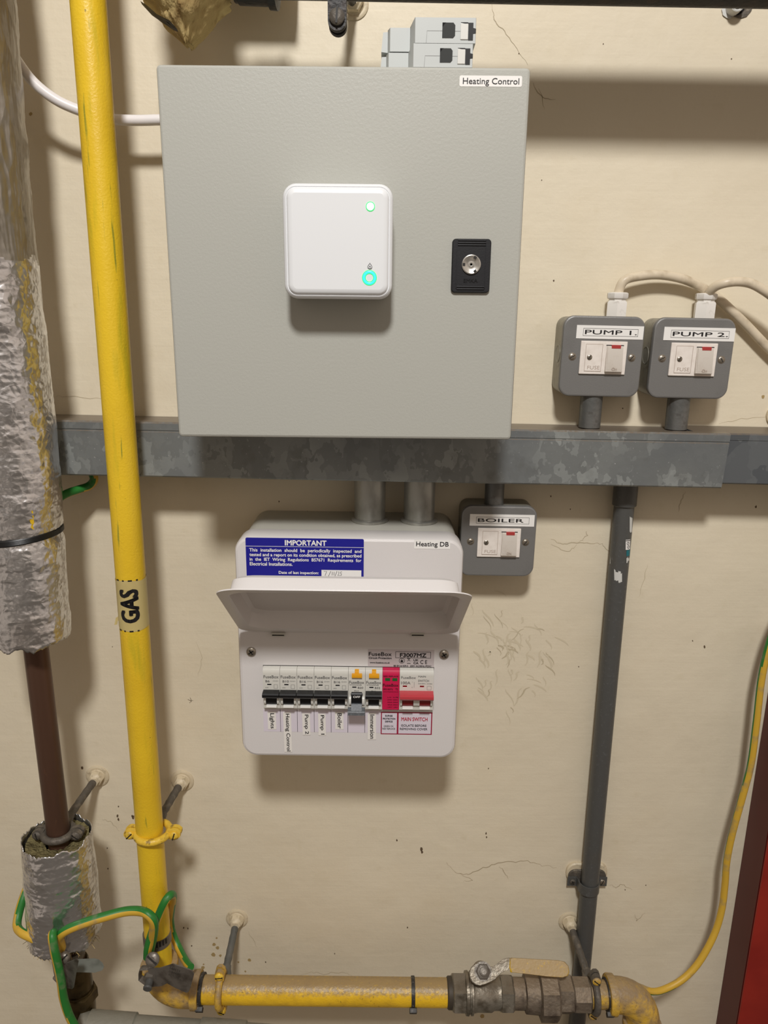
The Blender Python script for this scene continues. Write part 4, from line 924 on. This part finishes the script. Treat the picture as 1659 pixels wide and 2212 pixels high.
lt = lagging('pipe_lagging', 'long silver foil pipe lagging down the left edge, tied with a black strap', zU1, zU0, xU, .725, rU, foil, foild, P(60, 560, .70).z, amp=.0009, rag=.005, seed=3)
b = MB(); n_ = 0
for (x_, y_, w_, h_) in ((74, 1096, 5, 7), (71, 1106, 6, 7), (74, 1116, 8, 9), (71, 1126, 11, 12), (74, 1138, 13, 14), (80, 1147, 7, 10)):
    z_ = P(x_, y_, .685).z; k_ = (z_-zU0)/(zU1-zU0); xc_ = xU(k_); R0 = rU(k_)+.0040; vv_ = []
    for m_ in range(9):
        px_, py_ = x_+cos(2*pi*m_/9)*w_/2*random.uniform(.7, 1.2), y_+sin(2*pi*m_/9)*h_/2*random.uniform(.8, 1.3)
        for _i in range(3): pass
        q0_ = P(px_, py_, .686); dx_ = max(-R0, min(R0, q0_.x-xc_)); vv_.append(P(px_, py_, .725-math.sqrt(R0*R0-dx_*dx_)))
    b.add(vv_, [tuple(range(9))], yel)
lt.part('paint_mark', b, lt.sleeve, 'yellow paint smear', world=True)
zL1 = P(128, 1838, .70).z; zL0 = P(148, 2052, .70).z
def xL(k): return -.3755
ls = lagging('pipe_lagging', 'short silver foil lagging round the copper pipe above the earth clamp', zL1, zL0, lambda k: -.376+.004*k, .727, lambda k: .0405-.003*k, foil, amp=.0011, rag=.0065, seed=11, top_open=True)
b = MB()
for k in range(150):
    A = random.uniform(pi, 2.15*pi); r0_ = random.uniform(.022, .039); p_ = Vector((-.376+cos(A)*r0_, .727+sin(A)*r0_, zL0+random.uniform(-.002, .004)))
    dr_ = Vector((cos(A)*random.uniform(-.1, .8)+random.uniform(-.5, .5), sin(A)*.4, random.uniform(-1, -.1))).normalized()*random.uniform(.004, .012); q_ = p_+dr_*.5+Vector((random.uniform(-.002, .002), 0, random.uniform(-.001, .002)))
    b.tube([p_, q_, p_+dr_], .00028, woolm if k % 3 else woolg, 4)
for k in range(9):
    A = 1.25*pi+k*.1*pi; c_ = Vector((-.376+cos(A)*.031, .727+sin(A)*.031, zL0-.001)); R_ = random.uniform(.004, .0075)
    rings_ = [[c_+Vector((cos(t_)*sin(ph_), sin(t_)*sin(ph_), cos(ph_)*.8))*R_*(1+.35*noise.noise(Vector((cos(t_)*2+k, sin(t_)*2, ph_*2)))) for t_ in [2*pi*j/12 for j in range(12)]] for ph_ in [pi*i/8+.02 for i in range(9)]]
    b.loft(rings_, woolg, True)
tf = ls.part('wool_tufts', b, ls.core, world=True); tf['kind'] = 'stuff'
# tie round upper lagging
b = MB(); xc = xU(kt); rt = rU(kt)+.0022; pts = []
for k in range(48):
    A = 2*pi*k/48; pts.append(Vector((xc+cos(A)*rt, .725+sin(A)*rt, zTie+.0035*cos(A))))
for off in (-.0021, -.0014, -.0007, 0, .0007, .0014, .0021):
    b.tube([p+Vector((0, 0, off)) for p in pts], .0013, ctieb, 8, closed=True)
single('cable_tie', b, 'black cable tie strapped round the long foil lagging', 'cable tie', (xc, .725, zTie))
# yellow paint marks on the long lagging
# ================================================================== RIGHT CONDUIT
DC = .815; RCo = .0113
p1 = P(1351, 1062, DC); p2 = P(1246, 2212, DC); d12 = (p2-p1)
co = Thing('steel_conduit', 'dark grey upright conduit running down the wall from the trunking', 'conduit', tuple(p2+d12*.05))
b = MB(); ztr = trz(p1.x, False)+.001; pt = p1+d12*((ztr-p1.z)/d12.z)
b.tube([pt+(p2+d12*.40-pt)*k/20 for k in range(21)], RCo, conduitd, 30); tb = co.part('conduit_tube', b, world=True)
zk = P(1352, 1092, DC).z; b = MB(); b.lathe(pt, d12, [(0, .0134), ((ztr-zk)-.001, .0134), ((ztr-zk), .0125)], conduitd, 30); co.part('coupler', b, world=True)
def on_conduit(pxs, m, b, h=.0002):
    v = []
    for x, y in pxs:
        r_ = ray(x, y); z = P(x, y, DC-RCo).z; ctr = pt+d12*((z-pt.z)/d12.z); X = P(x, y, DC-RCo*.8).x-ctr.x; X = max(-RCo*.97, min(RCo*.97, X))
        v.append(Vector((ctr.x+X*(1+h/RCo), DC-math.sqrt(max(0, RCo**2-X*X))-h, z)))
    n = len(v); b.add(v, [tuple(range(n))], m)
def strips(x0, x1, y0, y1, m, b, jag=0, h=.0003):
    n = 6
    for k in range(n):
        a0 = x0+(x1-x0)*k/n; a1 = x0+(x1-x0)*(k+1)/n; j0 = random.uniform(-jag, jag); j1 = random.uniform(-jag, jag)
        on_conduit([(a0, y0+j0), (a1, y0+j0*.5), (a1, y1+j1), (a0, y1+j1*.6)], m, b, h)
b = MB(); strips(1350, 1361, 1166, 1188, labw, b); strips(1352, 1361, 1189, 1202, teal, b); strips(1350, 1361, 1167, 1169, inkg, b, 0, .0005)
for (x, y) in ((1355, 1174), (1356, 1182)):
    for k in range(10):
        a_ = 2*pi*k/10; on_conduit([(x+cos(a_)*2.6, y+sin(a_)*3.4), (x+cos(a_+.6)*2.6, y+sin(a_+.6)*3.4), (x+cos(a_+.6)*1.7, y+sin(a_+.6)*2.4), (x+cos(a_)*1.7, y+sin(a_)*2.4)], ink, b, .0006)
co.part('sticker', b, None, 'torn white and teal sticker', world=True)
for a_ in ((1359, 1366, 1118, 1152, 4), (1327, 1342, 1236, 1256, 6), (1352, 1360, 1206, 1215, 3), (1318, 1322, 1205, 1224, 4)):
    b = MB(); strips(a_[0], a_[1], a_[2], a_[3], paintw, b, a_[4]); co.part('paint_dab', b, None, 'white paint dab', world=True)
# saddle
c = P(1272, 1905, DC); s = Thing('conduit_saddle', 'grey saddle clip with cracked painted base fixing the dark conduit', 'saddle clip', (c.x, WALL, c.z-.014))
xm = 0
b = MB(); b.rr(0, .018, .054, .030, .013, [(0, -.0001), (0, -.003), (.0015, -.0045)], wallclean)
b.rr(0, .014, .050, .022, .010, [(0, -.003), (0, -.0062), (.0006, -.007)], castd); s.part('saddle_base', b)
b = MB(); yc_ = DC-WALL; Rs = RCo+.0012; prof = [(-.026, -.0072), (-.0145, -.0072)]+[(-Rs*cos(a_), yc_-Rs*sin(a_)) for a_ in [radians(k) for k in range(-10, 191, 12)]]+[(.0145, -.0072), (.026, -.0072)]
o_ = [(x, y, .002) for x, y in prof]+[]
n = len(prof); th = .0014
outer = [Vector((x, y-th if abs(x) > .014 else yc_+(y-yc_)*(1+th/Rs), 0)) if True else None for x, y in prof]
outer = [Vector((x if abs(x) > .014 else x*(1+th/Rs), o.y, 0)) for (x, y), o in zip(prof, outer)]
inn = [Vector((x, y, 0)) for x, y in prof]; R1 = [p+Vector((0, 0, .002)) for p in outer+inn[::-1]]; R2_ = [p+Vector((0, 0, .0155)) for p in outer+inn[::-1]]
V = R1+R2_; m_ = len(R1); F = [(i, (i+1) % m_, m_+(i+1) % m_, m_+i) for i in range(m_)]
for i in range(n-1): F.append((i, i+1, 2*n-2-i, 2*n-1-i)); F.append((m_+i+1, m_+i, m_+2*n-1-i, m_+2*n-2-i))
b.add(V, F, conduitd); s.part('strap', b)
for X_, a_ in ((-.0195, .4), (.0195, 1.2)):
    b = MB(); b.screw((X_, -.0086, .0085), (0, -1, 0), .0040, screwm if X_ > 0 else castd, a_, .0022, X_ < 0); s.part('screw', b)

# ================================================================== EARTH CABLES AND CLAMPS
def earth(pts, rad, label, tw=0.0, ph=0.0):
    w = [P(*p) for p in pts]; b = MB(); b.tube(spl(w, 9), rad, None, 16, matf=lambda k, a_: (greenc if ((a_+ph+tw*k) % 1) < .5 else yelw))
    single('earth_cable', b, label, 'cable', tuple(w[-1]), 'green and yellow earth cables')
earth([(198, 1018, .80), (203, 1036, .80), (192, 1050, .80), (168, 1058, .79), (145, 1066, .78), (122, 1079, .77), (98, 1098, .76)], .0046, 'green and yellow earth cable dropping from the trunking behind the foil lagging', .2, .85)
earth([(74, 1880, .76), (66, 1900, .75), (50, 1940, .735), (40, 1975, .725), (37, 2000, .715), (46, 2014, .705), (70, 2026, .70), (95, 2038, .697), (112, 2050, .695)], .0049, 'earth cable loop at the left of the short foil lagging', .35, .12)
earth([(142, 2060, .71), (122, 2030, .686), (117, 2016, .680), (113, 2022, .672), (117, 2050, .668), (125, 2085, .668), (132, 2120, .668), (137, 2155, .67), (150, 2195, .672), (172, 2235, .675)], .0048, 'earth cable running down over the left clamp out of the frame', .10, .60)
earth([(140, 2058, .70), (128, 2032, .685), (130, 2020, .68), (150, 2006, .68), (190, 1991, .685), (230, 1979, .69), (270, 1969, .695), (300, 1968, .695), (320, 1975, .69), (332, 1992, .69), (330, 2025, .70), (322, 2060, .71)], .0052, 'earth cable bridging from the short foil lagging to the yellow pipe', .0, .42)
earth([(318, 2068, .702), (320, 2045, .700), (330, 2010, .700), (345, 1972, .703), (358, 1945, .705), (369, 1933, .712), (374, 1938, .73), (370, 1965, .757), (368, 1990, .765), (374, 2020, .765), (388, 2052, .755), (402, 2078, .735), (412, 2090, .725)], .0046, 'earth cable looping round the foot of the upright yellow pipe', -.35, .25)
earth([(1380, 2132, .757), (1410, 2142, .76), (1440, 2135, .765), (1475, 2115, .77), (1505, 2085, .775), (1530, 2045, .78), (1548, 2005, .785), (1560, 1960, .788), (1566, 1910, .79), (1570, 1860, .79), (1582, 1800, .79), (1604, 1720, .79), (1622, 1650, .79), (1634, 1560, .79), (1646, 1460, .79), (1668, 1370, .79), (1700, 1290, .79), (1735, 1180, .80), (1755, 1045, .80)], .0042, 'long earth cable curving down the right side to the right elbow', -.38, .80)

def tagtext(b, lines, o, ux, uz, m):
    for k, s_ in enumerate(lines):
        vs, fs = textmesh(s_, .0); mx = max(a_ for a_, c_ in vs)
        b.add([o+ux*(a_/mx*.026)-uz*(k*.0046)+uz*(c_*.0036) for a_, c_ in vs], fs, m)
# left clamp on copper pipe
e1 = Thing('earth_clamp', 'bent metal earth clamp under the short foil lagging', 'earth clamp', tuple(P(160, 2120, .71)), 0, 'metal earth clamps')
cz_ = P(150, 2082, .71).z; b = MB(); b.lathe((-.3725, .727, cz_-.006), (0, 0, 1), [(0, .0150), (.0002, .0158), (.0115, .0158), (.0117, .0150)], steel, 30); e1.part('strap', b, world=True)
def plate(pxs, n0, th, m):
    v0 = [P(*p) for p in pxs]; n = len(v0); nn = (v0[1]-v0[0]).cross(v0[2]-v0[0]).normalized(); 
    if nn.y > 0: nn = -nn
    b = MB(); b.loft([[p for p in v0], [p+nn*th for p in v0]], m, True); return b
e1.part('tag', plate([(112, 2076, .69), (120, 2080, .685), (131, 2084, .680), (146, 2078, .676), (166, 2070, .672), (170, 2074, .672), (165, 2100, .672), (160, 2130, .674), (156, 2134, .675), (132, 2130, .680), (119, 2115, .687)], 0, .0012, steel), None, 'bent dull metal tag', world=True)
e1.part('strap_tail', plate([(160, 2072, .695), (205, 2070, .70), (214, 2073, .70), (222, 2080, .70), (225, 2088, .70), (221, 2096, .70), (205, 2101, .70), (165, 2100, .695)], 0, .0010, tagm), None, 'pale zinc tail', world=True)
b = MB(); b.screw(P(140, 2068, .682), (0, -.8, .4), .0066, steel, .8, .005); b.cyl(P(140, 2068, .70), P(140, 2068, .68), .004, steel, 14); e1.part('screw', b, world=True)
b = MB(); b.tube([P(118, 2112, .684), P(124, 2118, .676), P(132, 2121, .674)], .0022, steel, 10); e1.part('curl', b, world=True)
# right clamp on yellow pipe foot
e2 = Thing('earth_clamp', 'dark metal earth clamp with stamped tag on the yellow pipe foot', 'earth clamp', tuple(P(340, 2120, .71)), 0, 'metal earth clamps')
cz_ = P(345, 2078, .70).z; b = MB(); b.lathe((xb, .735, cz_-.005), (0, 0, 1), [(0, .0160), (.0002, RY+.0012), (.0135, RY+.0012), (.0137, .0155)], steel, 36)
for k in range(6): b.box(-.0011, .0011, -.0004, .0004, .001, .008, slotm, Matrix.Translation((xb, .735, cz_)) @ Matrix.Rotation(radians(-10+k*13), 4, 'Z') @ Matrix.Translation((0, -(RY+.0013), 0)))
e2.part('strap', b, world=True)
tg = [(320, 2090, .688), (345, 2090, .684), (358, 2086, .681), (374, 2081, .678), (395, 2087, .678), (415, 2095, .678), (420, 2102, .678), (413, 2130, .680), (408, 2141, .681), (402, 2142, .681), (380, 2132, .681), (362, 2122, .682), (350, 2128, .684), (328, 2130, .688)]
b = plate(tg, 0, .0012, steel)
o0 = P(364, 2095, .6765); ux = (P(394, 2106, .676)-o0).normalized(); uz = (P(372, 2075, .690)-P(363, 2098, .677)).normalized(); uz = (uz-ux*uz.dot(ux)).normalized()
fw = ux.cross(uz).normalized(); fw = -fw if fw.y > 0 else fw
for k, s_ in enumerate(['SAFETY', 'DO NOT', 'REMOVE']):
    vs, fs = textmesh(s_, .0); mx = max(a_ for a_, c_ in vs)
    b.add([o0+fw*.0024+ux*(a_/mx*.013+k*.0008)-uz*(k*.0038)+uz*(c_*.0034) for a_, c_ in vs], fs, slotm)
e2.part('tag', b, None, 'stamped metal tag', world=True)
b = MB(); b.screw(P(330, 2072, .690), (0, -.8, .45), .0080, steel, 2.5, .004); b.cyl(P(330, 2072, .715), P(330, 2074, .69), .0075, steel, 20); e2.part('screw', b, world=True)
b = MB(); sd = Vector((0, -.80, -.2)).normalized(); p_ = P(326, 2108, .690); b.lathe(p_, sd, [(0, .0080), (.005, .0080), (.0055, .0065)], steel, 6); b.lathe(p_+sd*.005, sd, [(0, .0045), (.007, .0045), (.008, .0052), (.010, .0048)], conduitd, 16); e2.part('bolt', b, world=True)
b = MB(); b.tube([P(322, 2090, .692), P(305, 2091, .695), P(303, 2100, .697), P(303, 2112, .70), P(316, 2122, .70), P(326, 2124, .695)], .0012, steel, 8, flat=3); e2.part('side_loop', b, world=True)

# brass fitting and grey pipe lower left
f1 = Thing('compression_fitting', 'dark brass compression fitting below the left earth clamp', 'pipe fitting', tuple(P(172, 2200, .73)))
zA = P(165, 2098, .71).z; zB_ = P(170, 2160, .71).z; zC = P(170, 2186, .70).z
b = MB(); b.lathe((-.3690, .727, zB_), (0, 0, 1), [(0, .0170), (.004, .0178), (zA-zB_-.004, .0160), (zA-zB_, .0145)], brass, 30); f1.part('fitting_body', b, world=True)
b = MB(); b.lathe((-.3690, .727, zB_-.003), (0, 0, 1), [(0, .0182), (.003, .0182)], brass, 30); f1.part('washer', b, world=True)
b = MB(); b.lathe((-.3690, .727, zC-.012), (0, 0, 1), [(0, .019), (.002, .0222), (zB_-zC+.008, .0222), (zB_-zC+.009, .020)], brass, 6, ph=.2); f1.part('nut', b, world=True)
b = MB(); b.lathe((-.3690, .727, zC-.030), (0, 0, 1), [(0, .018), (.02, .019)], brass, 24); f1.part('spigot', b, world=True)
ax_ = P(190, 2180, .72); bx_ = P(560, 2207, .72); rp = .0185
n0 = Vector((0, -.72, -.69))*rp; p0 = ax_+n0; p1_ = bx_+n0; dv = p1_-p0
b = MB(); b.tube([p0-dv*.03+dv*k*.30 for k in range(9)], rp*.93, pvcg, 28)
gp2 = Thing('waste_pipe', 'grey painted pipe along the bottom edge at lower left', 'pipe', tuple(p0))
gp2.part('pipe_tube', b, world=True)
for k in (0.02, .66):
    b = MB(); b.lathe(p0+dv*k, dv, [(0, rp*.93), (.0006, rp*1.05), (.055, rp*1.05), (.0565, rp*.93)], pvcg, 30); gp2.part('socket', b, world=True)

# ================================================================== TOP OF THE FRAME
# dark pipe: under edge measured at y 2..20
RT = .0265; DT = .715
za_ = P(560, 0, DT); zb_ = P(1659, 20, DT)
off = RT/cos(math.atan2(abs(ray(1000, 10).z), ray(1000, 10).y)); 
pA = za_+Vector((0, 0, off)); pB = zb_+Vector((0, 0, off)); dv = pB-pA
XL = P(392, 0, DT).x; kL = (XL+.05-pA.x)/dv.x; pL = pA+dv*kL
b = MB(); bend = [pL+Vector((-.05*sin(a_), 0, .05*(1-cos(a_)))) for a_ in [radians(k) for k in range(90, 0, -10)]]
b.tube([bend[0]+Vector((0, 0, h_)) for h_ in (.25, .15, .05)]+bend+[pL+dv*k*.1 for k in range(18)], RT, blkst, 36)
single('black_pipe', b, 'thick black iron pipe crossing the very top of the frame', 'pipe', tuple(pA))
fx0 = P(512, 0, DT).x; k0 = (fx0-pA.x)/dv.x
b = MB(); b.lathe(pA+dv*k0, dv, [(0, RT), (.001, RT+.0045), (.026, RT+.0050), (.027, RT+.0075), (.0335, RT+.0078), (.0345, RT)], blkst, 30)
b.lathe(pA+dv*(k0-.008), dv, [(0, RT), (.001, RT+.003), (.012, RT+.003), (.0125, RT)], blkst, 30)
single('pipe_coupling', b, 'black iron coupling on the black pipe at the top', 'pipe fitting', tuple(pA+dv*k0))
# wool lump round the pipe end
wt = Thing('wool_lagging', 'torn brown mineral wool lagging hanging from the top of frame', 'pipe lagging', tuple(P(385, 40, .70)))
b = MB(); V = []; F = []; nu, nv = 90, 60
cxp = P(385, 0, .70); xl_, xr_ = P(302, 0, .70).x, P(470, 0, .70).x; ztp_ = CAMZ+.36; ztip = P(392, 66, .68).z
for i in range(nv+1):
    k = i/nv
    for j in range(nu):
        A = 2*pi*j/nu; z = ztip+(ztp_-ztip)*k
        hw = (xr_-xl_)/2*min(1.08, (.10+(max(k, 0)*3.9)**.85)) ; ctr = (xl_+xr_)/2+.003*(1-k)
        dp = .042*min(1, .25+k*2.8)
        q_ = Vector((cos(A)*1.6+7, sin(A)*1.6, z*55)); rn = 1+.16*noise.noise(q_*1.3)+.12*noise.noise(q_*3)+.06*noise.noise(q_*9)
        V.append(Vector((ctr+cos(A)*hw*rn, .715+sin(A)*dp*rn, z+.003*noise.noise(q_*2.2))))
for i in range(nv):
    for j in range(nu): F.append((i*nu+j, i*nu+(j+1) % nu, (i+1)*nu+(j+1) % nu, (i+1)*nu+j))
F.append(tuple(range(nu))[::-1]); F.append(tuple(nv*nu+j for j in range(nu)))
b.add(V, F, woolm); wt.part('wool', b, world=True)
b = MB(); XA_, XB_ = -.197, -.088; n_ = 40; rings_ = []
for i in range(15):
    x_ = XA_+(XB_-XA_)*i/14; rings_.append([Vector((x_, .784+cos(2*pi*j/n_)*.040*(1+.08*noise.noise(Vector((x_*40, cos(2*pi*j/n_)*2, sin(2*pi*j/n_)*2)))), CAMZ+.338+sin(2*pi*j/n_)*.042)) for j in range(n_)])
b.loft(rings_, woolm, True); wt.part('branch_lagging', b, world=True)
b = MB(); pts = [P(303, 2, .672), P(325, 26, .668), P(345, 40, .668), P(372, 58, .668), P(382, 62, .670), P(366, 44, .660), P(338, 30, .660), P(318, 12, .664)]
b.loft([pts, [p+Vector((0, .004, -.001)) for p in pts]], blkst, True); wt.part('lagging_facing', b, None, 'dark torn facing', world=True)
# black ring clamp on that pipe
cp = Thing('pipe_clamp', 'black pipe clamp lug with screw hanging below the black pipe', 'pipe clamp', tuple(P(728, 60, .69)))
xk = P(728, 30, .69); k0 = (xk.x-pA.x)/dv.x; cpt = pA+dv*k0
b = MB(); b.lathe(cpt-dv.normalized()*.0075, dv, [(0, RT), (.0003, RT+.003), (.0147, RT+.003), (.015, RT)], blkst, 40); cp.part('ring', b, world=True)
b = MB(); zb3 = P(728, 66, .690).z; zt3 = cpt.z-RT; yk = .690
hw = (P(748, 40, .69).x-P(708, 40, .69).x)/2; cxk = P(728, 40, .69).x
pl = [(cxk-hw, zt3+.004), (cxk-hw, zb3+hw)]+[(cxk-hw*cos(a_), zb3+hw-hw*sin(a_)) for a_ in [radians(k) for k in range(15, 180, 15)]]+[(cxk+hw, zb3+hw), (cxk+hw, zt3+.004)]
b.prism(pl, yk, yk+.006, blkst); b.prism(pl, yk+.010, yk+.016, blkst); b.box(cxk-hw, cxk+hw, yk, DT, zt3-.001, zt3+.006, blkst); cp.part('lug', b, world=True)
b = MB(); ps = P(728, 37, .69); b.screw(ps, (0, -1, 0), .0063, castd, 1.5, .0045); b.cyl(ps+Vector((0, .001, 0)), ps+Vector((0, .018, 0)), .0035, castd, 12); cp.part('screw', b, world=True)
wpt = P(764, 8, WALL); b = MB(); rod_and_rose(cp, wpt, cpt+Vector((0, RT+.003, -.002)), .0046, blkst)
# sleeve in the wall, top right
sl = Thing('wall_sleeve', 'white ringed dark pipe sleeve in a broken hole at top right', 'pipe sleeve', tuple(P(1586, 20, WALL)))
c = P(1586, 14, WALL-.004); b = MB(); c.y = WALL-.012
b.lathe(c, (0, 1, 0), [(0, .0052), (-.0005, .0062), (0, .0072), (.0118, .0074), (.0118, .005)], paintw, 30, cap=False); b.lathe(c+Vector((0, .004, 0)), (0, 1, 0), [(0, .0055), (.0002, .0055)], blackhole, 24); sl.part('sleeve_ring', b, world=True)
def blob(cx_, cy_, rx, ry, y, m, b, seed=0, th=.0006):
    v = []
    for k in range(26):
        A = 2*pi*k/26; s_ = 1+.14*noise.noise(Vector((cos(A)*2+seed, sin(A)*2, 0))); p = P(cx_+cos(A)*rx*s_, cy_+sin(A)*ry*s_, y); v.append(p)
    b.loft([[p+Vector((0, th, 0)) for p in v], v], m, True)
b = MB(); blob(1598, 14, 26, 25, WALL-.0012, castd, b, 3); blob(1592, 12, 17, 20, WALL-.0020, blackhole, b, 9)
blob(1574, 24, 14, 16, WALL-.0014, paintw, b, 12); sl.part('broken_plaster', b, None, 'broken plaster round the hole', world=True)
# painted rose at right edge
b = MB(); c = P(1676, 897, WALL); b.lathe((c.x, WALL-.0001, c.z), (0, -1, 0), [(0, .0115), (.003, .0115), (.005, .009), (.0055, .004)], wallclean, 28); b.box(c.x-.0075, c.x-.0035, WALL-.0062, WALL-.0040, c.z-.002, c.z+.001, slotm)
single('wall_rose', b, 'cream painted round wall fixing cut off by the right edge', 'wall fixing', (c.x, WALL, c.z-.012))

# ================================================================== RED CABINET
xR = P(1546, 2212, WALL).x
rc = Thing('red_cabinet', 'red painted metal casing with shade-painted side at the lower right edge', 'cabinet', (xR+.15, .80, .35))
xF = xR; DFr = .7815; ztopR = CAMZ-.30
b = MB(); b.prism([(xF, .0), (xF, 1.15), (xF+.30, 1.15), (xF+.30, .0)], WALL-.001, DFr+.0015, redk); rc.part('casing_side', b, None, 'red side frame with shade painted in', world=True)
b = MB(); b.bbox(xF+.0006, xF+.30, DFr-.0022, DFr+.0012, .0, 1.15, .0012, redp); rc.part('front_panel', b, None, 'bright red front panel', world=True)
